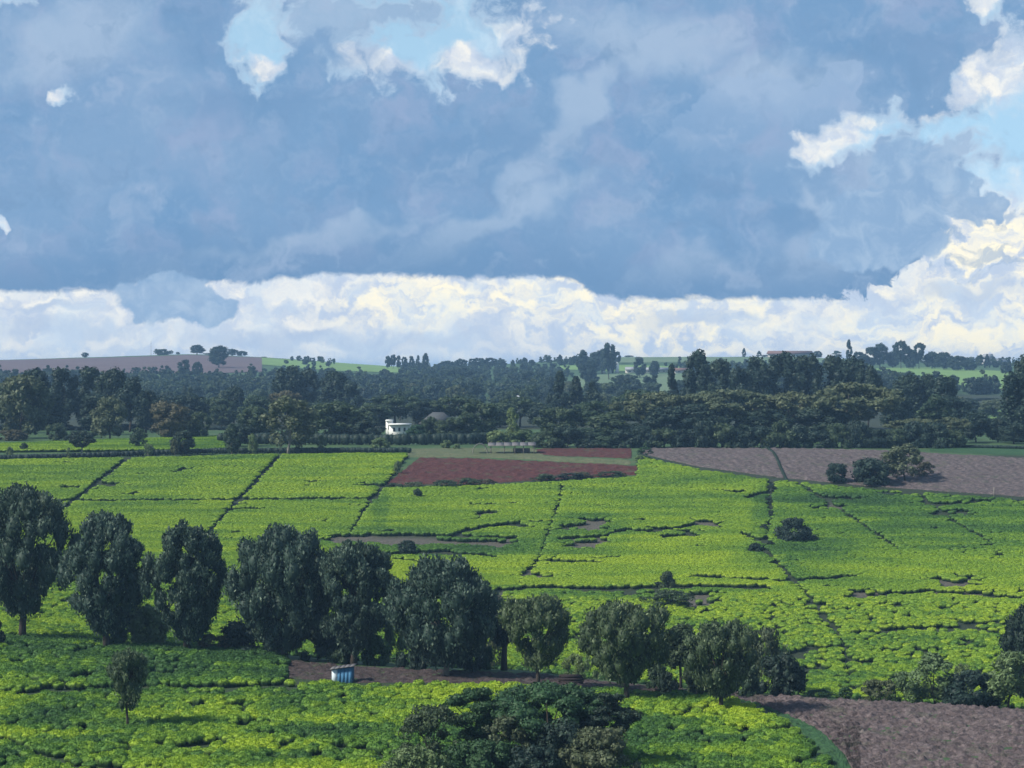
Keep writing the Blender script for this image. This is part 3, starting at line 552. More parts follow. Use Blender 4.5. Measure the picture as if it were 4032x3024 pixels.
# ------------------------------------------------------------------ crowns
PROF = {'row': ([0, .12, .3, .52, .75, .9, 1], [.16, .48, .86, 1, .84, .55, .15]),
        'fan': ([0, .15, .4, .65, .85, 1], [.12, .45, .85, 1, .82, .25]),
        'round': ([0, .15, .4, .6, .85, 1], [.55, .85, 1, 1, .72, .15]),
        'euc': ([0, .2, .45, .7, .9, 1], [.55, .85, 1, .9, .62, .12]),
        'cone': ([0, .1, .4, .7, .9, 1], [.8, 1, .78, .48, .22, .02]),
        'umb': ([0, .3, .55, .75, .9, 1], [.2, .62, 1, .9, .6, .25]),
        'shrub': ([0, .2, .5, .8, 1], [.9, 1, .95, .7, .2])}
def crown_mesh(name, seed, w, h, cb, kind, leaf, nleaf, nclump, cr=.15, el_=1.3, sparse=1.0, fill=.5, spark=.02):
    r = np.random.default_rng(seed); pr = PROF[kind]
    t_ = r.uniform(0, 1, nclump)**(.8 if kind in ('umb',) else .95)
    if kind == 'umb': t_ = np.clip(np.round(t_*5)/5 + r.normal(0, .08, nclump), .1, 1)
    a = r.uniform(0, 2*np.pi, nclump); q = np.sqrt(r.uniform(fill, 1, nclump)) * np.interp(t_, *pr)
    lob = (1 + .08*np.sin(2*a + seed) + .09*np.sin(3*a + 2.1*seed + 4*t_))*r.uniform(.86, 1.14, nclump)
    rc = cr*w*r.uniform(.65, 1.25, nclump)
    ax = np.stack([rc, rc, rc*el_], 1)
    C = np.stack([np.cos(a)*q*lob*(w/2 - rc*.7), np.sin(a)*q*lob*(w/2 - rc*.7), h*(cb + (1-cb)*t_)], 1)
    C[:, 2] = np.clip(C[:, 2], h*cb + ax[:, 2]*.5, h - ax[:, 2]*.85 + r.uniform(-.08, .05, nclump)*h*.7)
    k = r.choice(nclump, nleaf, p=(rc**2/(rc**2).sum())); u = r.normal(size=(nleaf, 3)); u[:, 2] = u[:, 2]*.9 + .25; u /= np.linalg.norm(u, axis=1)[:, None]
    Pp = C[k] + u*ax[k]*r.uniform(.72, 1.12, nleaf)[:, None]
    nrm = u + r.normal(size=(nleaf, 3))*.55; nrm /= np.linalg.norm(nrm, axis=1)[:, None]
    tg = np.cross(nrm, r.normal(size=(nleaf, 3))); tg /= np.linalg.norm(tg, axis=1)[:, None]; bt = np.cross(nrm, tg)
    asp = .6
    if kind in ('row', 'fan'):      # leaf tufts point up and outwards
        tg = np.stack([u[:, 0]*.5, u[:, 1]*.5, np.full(nleaf, 1.)], 1) + r.normal(size=(nleaf, 3))*.35; tg /= np.linalg.norm(tg, axis=1)[:, None]; bt = np.cross(tg, u + r.normal(size=(nleaf, 3))*.5); bt /= np.linalg.norm(bt, axis=1)[:, None]; asp = .5
    s = leaf*r.uniform(.6, 1.5, nleaf)[:, None]
    L = np.stack([Pp - tg*s, Pp + bt*s*asp, Pp + tg*s, Pp - bt*s*asp], 1).reshape(-1, 3)
    cv = r.uniform(-.2, .2, nclump); v = np.clip(.42 + cv[k] + r.normal(0, .13, nleaf) + (r.uniform(0, 1, nleaf) < spark)*.5, 0, 1)
    V = [L]; Q = [np.arange(nleaf*4).reshape(-1, 4)]; vv = [np.repeat(v, 4)]
    # leafy cores, so that a crown is not see-through where leaves are thickest
    nc = 7; rg = np.array([-1, -.6, .1, .75, 1.0]); n0 = nleaf*4
    an = np.arange(nc)*2*np.pi/nc; unit = np.concatenate([np.stack([np.cos(an)*math.sqrt(max(0, 1-z*z*.98)), np.sin(an)*math.sqrt(max(0, 1-z*z*.98)), np.full(nc, z)], 1) for z in rg])
    fq = np.array([(i*nc+j, i*nc+(j+1) % nc, (i+1)*nc+(j+1) % nc, (i+1)*nc+j) for i in range(4) for j in range(nc)])
    for c_, a_ in zip(C, ax):
        if r.uniform() > sparse: continue
        V.append(c_ + unit*a_*.74*r.uniform(.8, 1.15, (len(unit), 1))); Q.append(fq + n0); vv.append(np.full(len(unit), .25)); n0 += len(unit)
    me = mesh_np(name, np.concatenate(V), np.concatenate(Q), attrs={'v': np.concatenate(vv)})
    return me, C, rc
def trunk_mb(h, cb, rad, C, seed, fork=None, limbs=7, lean=0):
    r = random.Random(seed); m = MB(); top = h*(cb + .12 if fork is None else fork); lx, ly = r.uniform(-.03, .03)*h + lean*h, r.uniform(-.03, .03)*h
    m.tube([(0, 0, -.6), (lx*.2, ly*.2, top*.35), (lx*.6, ly*.6, top*.7), (lx, ly, top)], [rad*1.35, rad*1.05, rad*.9, rad*.75])
    idx = list(range(len(C))); r.shuffle(idx)
    for i in idx[:limbs]:
        c = C[i]; s = r.uniform(.6, .98)
        m.tube([(lx*.9, ly*.9, top*s), (lx + (c[0]-lx)*.4, ly + (c[1]-ly)*.4, top*s + (c[2]-top*s)*.55), tuple(c)], [rad*.5, rad*.32, rad*.1], 6)
    return m
def own_tree(name, px, D, top_py, wpx, kind, mat, label, cat='tree', group=None, cb=.15, leaf=.26, nleaf=13000, nclump=70, cr=.13, el_=1.6, bark='bark', trad=.35, seed=1, base_py=None, lo=200, hi=700, sparse=1, fill=.45, spark=.02, limbs=8, dz=0, fork=None, lean=0):
    if D is None: D = findD(px, base_py, lo, hi)
    p_ = gpos(px, D); zt = CZ - (top_py - HY)/F*D; h = zt - p_[2]; w = wpx/F*D
    root = empty(name, (p_[0], p_[1], p_[2] + dz)); tag(root, label, cat, group)
    me_, C, rc = crown_mesh('crown', seed, w, h, cb, kind, leaf, nleaf, nclump, cr, el_, sparse, fill, spark)
    ob('crown', me_, MAT[mat], root)
    trunk_mb(h, cb, trad, C, seed, limbs=limbs, fork=fork, lean=lean).build('trunk', MAT[bark], root, smooth=True)
    return root

# ------------------------------------------------------------------ the row of big trees on the near rise
G = 'big trees in a row across the near rise'
row = [(22, 296, 489, 96, 'row', 'row', 'tallest leafy tree of the row, at the left edge of the picture', .20, .45, 15),
       (107, 286, 517, 84, 'row', 'row', 'dense dark tree of the row standing above the pale green shrub', .16, .42, 31),
       (187, 281, 526, 72, 'row', 'row', 'dark tree of the row with a notched top, third from the left edge', .14, .4, 7),
       (284, 277, 529, 100, 'row', 'row', 'widest dark tree of the row, left of the blue shed', .10, .4, 22),
       (354, 273, 544, 76, 'row', 'row', 'tall oval tree of the row right behind the blue shed', .12, .38, 44),
       (446, 261, 561, 98, 'row', 'row', 'loose grey-green tree of the row with a pale trunk on the soil strip', .14, .3, 52)]
for k, (px, D, top, w, kind, mat, lab, cb, tr, sd_) in enumerate(row):
    own_tree('broadleaf_tree', px, D, top, w*1.14, kind, mat, lab, 'tree', G, cb=cb, trad=tr, seed=sd_, nleaf=22000, nclump=150, cr=.078, el_=1.5, leaf=.21, bark='palebark' if k == 5 else 'bark', fill=.35)
own_tree('broadleaf_tree', 538, 250, 598, 80, 'fan', 'rowlight', 'smaller round tree of the row left of the dark timber stack', 'tree', G, cb=.28, trad=.22, seed=61, nleaf=11000, nclump=100, cr=.09, el_=1.35, leaf=.17, fill=.35)
own_tree('broadleaf_tree', 627, 240, 604, 103, 'fan', 'rowlight', 'fan-shaped tree of the row right of the dark timber stack, forked trunk', 'tree', G, cb=.25, trad=.28, seed=71, nleaf=13000, nclump=120, cr=.08, el_=1.35, leaf=.17, fill=.35)
own_tree('broadleaf_tree', 721, 233, 624, 85, 'fan', 'rowlight', 'rightmost tree of the row, round crown on a short dark trunk', 'tree', G, cb=.22, trad=.22, seed=81, nleaf=11000, nclump=100, cr=.085, el_=1.35, leaf=.16, fill=.35)
own_tree('young_tree', 128, 221, 651, 50, 'fan', 'rowlight', 'small young tree standing alone in the near tea at the lower left', 'tree', None, cb=.28, trad=.13, seed=91, nleaf=5200, nclump=55, cr=.11, el_=1.7, leaf=.13, fill=.3)
own_tree('broadleaf_tree', 504, 267, 618, 30, 'row', 'dark', 'slim tree with a bare grey trunk behind the left side of the small round tree', 'tree', None, cb=.5, trad=.34, seed=95, nleaf=2500, nclump=24, cr=.16, bark='bark', leaf=.22)
own_tree('broadleaf_tree', 681, 256, 627, 42, 'round', 'mid', 'slim tree standing between the two rightmost trees of the row', 'tree', None, cb=.42, trad=.16, seed=97, nleaf=4500, nclump=36, cr=.13, leaf=.2)
own_tree('broadleaf_tree', 1027, 300, 608, 56, 'row', 'dark', 'dark tree cut by the right edge of the picture above the pale shrubs', 'tree', None, cb=.12, trad=.25, seed=99, nleaf=6000, nclump=50, cr=.12, leaf=.24)
own_tree('broadleaf_tree', -4, 285, 622, 18, 'row', 'dark', 'dark tree cut by the left edge of the picture below the tallest tree', 'tree', None, cb=.12, trad=.15, seed=98, nleaf=2500, nclump=30, cr=.14, leaf=.2)

# prototypes for everything smaller or farther, real size, later scaled
PRO = {}
def proto(key, kind, w, h, cb, leaf, nleaf, nclump, cr, el_, n=3, sparse=1, fill=.4, trad=.3, limbs=5, spark=.02):
    L = []
    for k in range(n):
        me_, C, rc = crown_mesh(key + '_crown', 100*len(PRO) + k + 3, w, h, cb, kind, leaf, nleaf, nclump, cr, el_, sparse, fill, spark)
        me_.materials.append(MAT['mid']); tm = trunk_mb(h, cb, trad, C, k, limbs=limbs); tme = mesh_np(key + '_trunk', tm.v, tm.q, smooth=True); tme.materials.append(MAT['bark'])
        L.append((me_, tme))
    PRO[key] = (w, h, L)
proto('round', 'round', 14, 15, .12, .42, 4200, 42, .14, 1.0, 4)
proto('euc', 'euc', 12, 26, .16, .5, 4600, 46, .15, 1.5, 5, trad=.4)
proto('cone', 'cone', 9, 20, .05, .42, 3200, 44, .11, 1.6, 3)
proto('umb', 'umb', 26, 17, .36, .45, 6400, 80, .08, .6, 4, trad=.5, limbs=10)
proto('shrub', 'shrub', 5, 3.4, .0, .16, 2600, 34, .14, .95, 5, trad=.1)
proto('scrub', 'shrub', 5, 3.0, .0, .13, 2200, 40, .10, .8, 4, sparse=.4, trad=.08, fill=.15)
proto('loose', 'round', 12, 15, .15, .38, 3600, 40, .12, 1.1, 3, sparse=.45, fill=.15, trad=.25)
used_n = 0
def tree(key, px, base_py, top_py, wpx, mat, label, cat='tree', group=None, name=None, D=None, lo=200, hi=700, bark=None, var=None, dz=0):
    global used_n
    w, h, L = PRO[key]; v = L[(used_n if var is None else var) % len(L)]; used_n += 1
    if D is None: D = findD(px, base_py, lo, hi)
    p_ = gpos(px, D); zt = CZ - (top_py - HY)/F*D; sh = (zt - p_[2])/h; sw = wpx/F*D/w
    nm = name or {'shrub': 'shrub', 'scrub': 'shrub', 'cone': 'conifer_tree', 'euc': 'eucalyptus_tree', 'umb': 'acacia_tree'}.get(key, 'broadleaf_tree')
    root = empty(nm, (p_[0], p_[1], p_[2] + dz), random.uniform(0, 6.28), (sw, sw, max(sh, .05))); tag(root, label, cat, group)
    for n_2, me_, mt in (('crown', v[0], MAT[mat]), ('trunk', v[1], MAT[bark or 'bark'])):
        o = ob(n_2, me_, parent=root); o.material_slots[0].link = 'OBJECT'; o.material_slots[0].material = mt
    return root
def shrub(px, base, top, w, mat, label, key='shrub', group=None, **k): return tree(key, px, base, top, w, mat, label, 'shrub', group, **k)

# shrubs in the hollow behind and between the row
sh = [(140, 646, 606, 62, 'pale', 'pale green bushy shrub between the second and third tree of the row', 'shrub', 292),
      (116, 647, 628, 26, 'vivid', 'small green shrub beside the trunk under the second tree of the row', 'shrub', 288),
      (212, 654, 634, 34, 'brown', 'brownish scrub at the foot of the third tree of the row', 'scrub', 282),
      (238, 657, 622, 44, 'dark', 'dark shrub filling the gap left of the widest tree of the row', 'shrub', 284),
      (262, 660, 626, 50, 'dark', 'dark shrub under the left half of the widest tree of the row', 'shrub', 281),
      (318, 664, 622, 46, 'dark', 'dark shrub between the widest tree and the tree behind the shed', 'shrub', 279),
      (343, 664, 640, 30, 'mid', 'green shrub just above the shed roof', 'shrub', 275),
      (375, 668, 636, 30, 'vivid', 'green shrub right of the trunk behind the shed', 'shrub', 274),
      (396, 670, 610, 36, 'pale', 'pale green shrub left of the loose grey-green tree', 'scrub', 280),
      (418, 670, 622, 42, 'dark', 'dark undergrowth left of the pale trunk on the soil strip', 'shrub', 268),
      (470, 673, 632, 38, 'dark', 'dark undergrowth right of the pale trunk on the soil strip', 'shrub', 266),
      (485, 673, 646, 18, 'vivid', 'small dark green bush left of the slim grey trunk', 'shrub', 268),
      (487, 660, 626, 34, 'olive', 'olive scrub on the slope right of the loose grey-green tree', 'scrub', 300),
      (575, 684, 655, 30, 'pale', 'pale shrub behind the dark timber stack', 'scrub', 262),
      (598, 680, 640, 26, 'pale', 'pale loose shrub left of the fan-shaped tree', 'scrub', 275),
      (657, 689, 664, 26, 'mid', 'mid green shrub between fan-shaped tree and the slim one', 'shrub', 252),
      (668, 690, 672, 20, 'dark', 'small dark shrub at the foot of the slim tree', 'shrub', 250),
      (697, 692, 660, 30, 'mid', 'green shrub left of the trunk of the rightmost row tree', 'shrub', 248),
      (748, 696, 664, 30, 'mid', 'green shrub right of the trunk of the rightmost row tree', 'shrub', 247),
      (782, 697, 655, 52, 'dark', 'dark round bush right of the row on the brow of the soil field', 'shrub', 251),
      (768, 690, 628, 46, 'olive', 'hazy olive shrub behind the dark round bush', 'scrub', 300),
      (820, 701, 690, 40, 'vivid', 'low green scrub left of the dark forked lane, at the soil edge', 'scrub', 252),
      (845, 701, 687, 24, 'vivid', 'low green scrub at the foot of the dark forked lane', 'scrub', 252),
      (880, 703, 680, 46, 'olive', 'low olive scrub right of the dark forked lane at the soil edge', 'scrub', 250),
      (905, 704, 672, 44, 'pale', 'pale scrub left of the grey-green shrub at the soil edge', 'scrub', 250),
      (935, 706, 655, 52, 'pale', 'tall grey-green shrub at the soil edge, left of the darkest shrub', 'loose', 250),
      (972, 707, 672, 64, 'dark', 'darkest broad shrub between two pale ones at the soil edge', 'shrub', 247),
      (1008, 709, 652, 54, 'pale', 'tall pale green shrub at the right edge above the soil field', 'loose', 245),
      (962, 700, 664, 30, 'pale', 'pale green shrub tip behind the darkest broad shrub', 'scrub', 262)]
for px, b, tp, w, mt, lb, ky, D in sh: tree(ky, px, b, tp, w, mt, lb, 'shrub', None, 'shrub', D=D)

# thicket at the bottom edge
def low(px, top, w, kind, mat, lab, D, seed, cb=.1, nleaf=8000, sparse=1, cr=.1, el_=.8, nclump=70, cat='shrub', name='shrub', leaf=.13, spark=.02, fill=.3):
    own_tree(name, px, D, top, w, kind, mat, lab, cat, None, cb=cb, leaf=leaf, nleaf=nleaf, nclump=nclump, cr=cr, el_=el_, trad=.16, seed=seed, sparse=sparse, fill=fill, spark=spark)
low(548, 686, 150, 'umb', 'vivid', 'broad dark green tree crown rising from the bottom edge, middle of the thicket', 199, 5, .25, 15000, 1, .075, .55, 120, 'tree', 'broadleaf_tree', spark=.004)
low(478, 690, 84, 'umb', 'vivid', 'dark green leafy crown at the upper left of the thicket', 201, 6, .3, 7000, 1, .1, .5, 60)
low(602, 694, 76, 'umb', 'dark', 'dark green crown at the upper right of the thicket', 198, 8, .3, 7000, 1, .1, .5, 60)
low(432, 706, 84, 'shrub', 'mid', 'loose grey-green shrub at the left side of the thicket', 197, 9, .1, 5200, .3, .08, .9, 60, fill=.1)
low(510, 716, 66, 'shrub', 'olive', 'greyish twiggy shrub in the middle of the thicket', 193, 10, .1, 5200, .5, .09, .9, 60, spark=.01)
low(560, 722, 70, 'shrub', 'dark', 'darkest rounded shrub in the middle of the thicket', 192, 12, .05, 6500)
low(600, 730, 92, 'shrub', 'olive', 'olive brown shrub at the lower right of the thicket', 190, 13, .05, 8000, .7, .1, .8)
low(480, 742, 80, 'shrub', 'vivid', 'green shrub at the bottom edge under the brownish one', 189, 14, .05, 6500)
low(418, 748, 76, 'shrub', 'pale', 'pale feathery shrub at the bottom edge, left end of the thicket', 188, 15, .05, 6500, .5, .08, 1.2)
low(536, 748, 74, 'shrub', 'dark', 'dark shrub at the bottom edge below the middle of the thicket', 188, 16, .05, 6500)

# ------------------------------------------------------------------ lone trees and bushes on the slope
tree('round', 407, 556, 541, 19, 'dark', 'tiny dark tree with a pale trunk alone on the bright slope', D=None, lo=330, hi=520, base_py=556) if False else tree('round', 407, 557, 541, 20, 'dark', 'tiny dark tree with a short trunk alone on the bright slope', lo=330, hi=520)
shrub(417, 500, 489, 12, 'mid', 'tiny round bush just below the red soil field', lo=400, hi=560)
shrub(794, 543, 518, 36, 'dark', 'dark blocky bush beside the vertical lane on the slope', lo=350, hi=560, var=1)
shrub(806, 544, 532, 22, 'dark', 'small dark bush touching the right foot of the blocky bush', lo=350, hi=560)
for k, (px, b, tp, w, lb) in enumerate([(772, 492, 484, 12, 'at the very top of'), (769, 505, 497, 9, 'near the top of'), (771, 518, 510, 8, 'level with the dark blocky bush top on'), (764, 532, 524, 13, 'left of the blocky bush on'), (770, 548, 541, 10, 'below the blocky bush on')]):
    shrub(px, b, tp, w, 'dark', 'tiny overgrown dark bush ' + lb + ' the long vertical lane', 'scrub', 'overgrown bushes on the vertical lane', lo=350, hi=570)
shrub(755, 555, 543, 14, 'dark', 'small dark bush left of the foot of the vertical lane', lo=350, hi=560)
shrub(667, 590, 572, 18, 'mid', 'narrow green bush on the long horizontal lane', lo=330, hi=520)
shrub(658, 588, 582, 10, 'dark', 'low dark stump-like bush left of the narrow green bush', lo=330, hi=520)
shrub(670, 608, 590, 56, 'mid', 'wide greyish scrub patch below the narrow green bush', 'scrub', lo=300, hi=480)
shrub(836, 482, 464, 27, 'dark', 'smaller dark bush at the lower edge of the cleared field', lo=470, hi=600)
shrub(870, 484, 459, 48, 'dark', 'larger dark bush at the lower edge of the cleared field', lo=470, hi=600)
tree('loose', 905, 481, 445, 46, 'olive', 'flat layered olive tree on the cleared field above the larger dark bush', 'tree', lo=480, hi=620)
shrub(925, 476, 462, 24, 'brown', 'faint brown scrub right under the layered olive tree', 'scrub', lo=480, hi=600)
for k, (px, b, tp, w, lb) in enumerate([(395, 489, 483, 22, 'leftmost'), (414, 489, 482, 26, 'second from left'), (445, 488, 480, 34, 'wide grey'), (468, 487, 478, 30, 'tall middle'), (486, 486, 479, 26, 'mid right'),
                                     (545, 482, 474, 30, 'dark right'), (570, 480, 473, 32, 'longer dark'), (583, 478, 472, 26, 'brownest'), (612, 477, 471, 30, 'last right')]):
    shrub(px, b, tp, w, ('mid', 'olive', 'mid', 'mid', 'brown', 'mid', 'dark', 'brown', 'mid')[k], lb + ' low scrub along the front edge of the red soil field', 'scrub', 'low scrub along the red soil field', lo=450, hi=580)
shrub(398, 474, 461, 10, 'pale', 'pale green scrub along the slanting left edge of the red field', 'scrub', lo=450, hi=620)
for px, b, tp, w, mt, lb, ky in [(446, 448, 440, 11, 'pale', 'small clipped round bush left of the shelter', 'shrub'), (457, 449, 444, 8, 'pale', 'small pale yellow bush between clipped bush and hoop frame', 'shrub'),
                                 (497, 444, 431, 26, 'pale', 'pale green shrub behind the left part of the shelter roof', 'shrub'), (522, 444, 430, 34, 'pale', 'pale green shrub behind the middle of the shelter roof', 'shrub'),
                                 (540, 446, 433, 20, 'mid', 'mid green shrub behind the right end of the shelter', 'shrub'), (512, 444, 409, 18, 'pale', 'slender pale layered tree standing behind the shelter', 'loose'),
                                 (645, 455, 447, 16, 'vivid', 'green bush between the red soil and the cleared field', 'scrub'), (640, 462, 455, 14, 'pale', 'pale bush at the corner of the red soil field', 'scrub'),
                                 (380, 448, 438, 22, 'pale', 'pale green bush in front of the clipped hedge', 'shrub')]:
    tree(ky, px, b, tp, w, mt, lb, 'tree' if ky == 'loose' else 'shrub', name='slender_tree' if ky == 'loose' else 'shrub', lo=520, hi=760)
# trees in the tea strip on the left
for a in [('umb', 82, 456, 431, 37, 'dark', 'flat domed dark tree at the dark lane, left'), ('round', 184, 456, 431, 25, 'dark', 'dark round tree at the dark lane, right of the domed one'),
          ('round', 24, 452, 443, 8, 'mid', 'tiny tree in the tea strip near the left edge'), ('loose', 138, 449, 428, 20, 'mid', 'thin pale-trunked tree in the tea strip between the two dark ones'),
          ('loose', 10, 460, 447, 9, 'pale', 'sapling on the dark lane at the left edge'), ('loose', 69, 460, 448, 6, 'pale', 'sapling on the dark lane just left of the domed tree trunk'),
          ('loose', 148, 458, 444, 12, 'pale', 'sapling on the dark lane between the two dark trees'), ('loose', 175, 457, 440, 10, 'olive', 'thin sapling touching the dark round tree'),
          ('loose', 232, 455, 425, 18, 'mid', 'thin tree at the left end of the clipped hedge'), ('loose', 288, 454, 398, 62, 'olive', 'tall loose olive tree with a pale trunk above the second slanting lane'),
          ('loose', 253, 456, 434, 12, 'pale', 'small pale sapling left of the loose olive tree'), ('loose', 322, 452, 436, 12, 'pale', 'small white-flecked sapling before the clipped hedge')]:
    tree(a[0], a[1], a[2], a[3], a[4], a[5], a[6], lo=500, hi=700, bark='palebark')

# hedges: one long leafy mass each
def hedge(name, pts, hgt, wid, mat, label, off=0, leaf=.2, dens=26, seed=3):
    r = np.random.default_rng(seed); L = []; A = []
    cl = []
    for (p0, d0), (p1, d1) in zip(pts[:-1], pts[1:]):
        a = np.array([at(p0, d0), d0]); b = np.array([at(p1, d1), d1]); ln = np.linalg.norm(b-a); n = int(ln/(wid*.45))
        for k in range(n): q = a + (b-a)*(k + r.uniform(-.2, .2))/n; cl.append((q[0], q[1] + r.normal(0, wid*.1), float(Hgt(q[0], q[1]))))
    C = np.array(cl); o = C[0].copy(); C = C - o; n = len(C); k = np.repeat(np.arange(n), dens)
    u = r.normal(size=(len(k), 3)); u /= np.linalg.norm(u, axis=1)[:, None]; ax = np.array([wid*.55, wid*.5, hgt*.52])*r.uniform(.85, 1.12, (n, 1))
    Pp = C[k] + u*ax[k]*r.uniform(.85, 1.06, (len(k), 1)) + np.array([0, 0, hgt*.48])
    nr = u + r.normal(size=u.shape)*.5; nr /= np.linalg.norm(nr, axis=1)[:, None]; tg = np.cross(nr, r.normal(size=u.shape)); tg /= np.linalg.norm(tg, axis=1)[:, None]; bt = np.cross(nr, tg)
    s = leaf*r.uniform(.6, 1.4, (len(k), 1)); V = [np.stack([Pp-tg*s, Pp+bt*s*.7, Pp+tg*s, Pp-bt*s*.7], 1).reshape(-1, 3)]; Q = [np.arange(len(k)*4).reshape(-1, 4)]; vv = [np.repeat(np.clip(r.normal(.4, .15, len(k)), 0, 1), 4)]
    n0 = len(k)*4; nc = 8; an = np.arange(nc)*2*np.pi/nc; rg = [-1, -.5, .3, .8, .98]
    unit = np.concatenate([np.stack([np.cos(an)*(1-abs(z)**4)**.5, np.sin(an)*(1-abs(z)**4)**.5, np.full(nc, z)], 1) for z in rg]); fq = np.array([(i*nc+j, i*nc+(j+1) % nc, (i+1)*nc+(j+1) % nc, (i+1)*nc+j) for i in range(4) for j in range(nc)])
    for c_, a_ in zip(C, ax): V.append(c_ + unit*a_*.92 + np.array([0, 0, hgt*.48])); Q.append(fq+n0); vv.append(np.full(len(unit), .25)); n0 += len(unit)
    q = ob(name, mesh_np(name, np.concatenate(V), np.concatenate(Q), attrs={'v': np.concatenate(vv)}), MAT[mat], loc=tuple(o)); return tag(q, label, 'hedge')
hedge('hedge', [(222, 606), (300, 600), (400, 596), (470, 600), (520, 612)], 3.1, 2.6, 'dark', 'long clipped dark hedge between the bright slope and the woods', dens=60)
hedge('hedge', [(-20, 552), (60, 556), (130, 560), (210, 566), (285, 566), (412, 566)], 1.55, 1.4, 'dark', 'low dark hedge along the lane at the top of the left tea slope', dens=22, leaf=.13)
hedge('hedge', [(545, 655), (640, 650), (760, 648), (870, 644)], 2.2, 2.4, 'dark', 'dark undergrowth hedge along the back of the cleared field', dens=40, seed=8)
hedge('hedge', [(640, 556), (700, 529), (780, 514), (870, 507), (950, 502), (1030, 498)], .6, .9, 'dark', 'thin dark hedge line between the cleared field and the right tea block', dens=16, leaf=.12, seed=9)
hedge('hedge', [(762, 592), (770, 570), (778, 545), (787, 520)], .5, .7, 'dark', 'thin dark dividing line running down across the cleared field', dens=16, leaf=.1, seed=12)
hedge('hedge', [(930, 592), (980, 588), (1034, 583)], .9, 1.2, 'dark', 'thin dark line at the back of the cleared field by the right edge', dens=16, leaf=.12, seed=10)

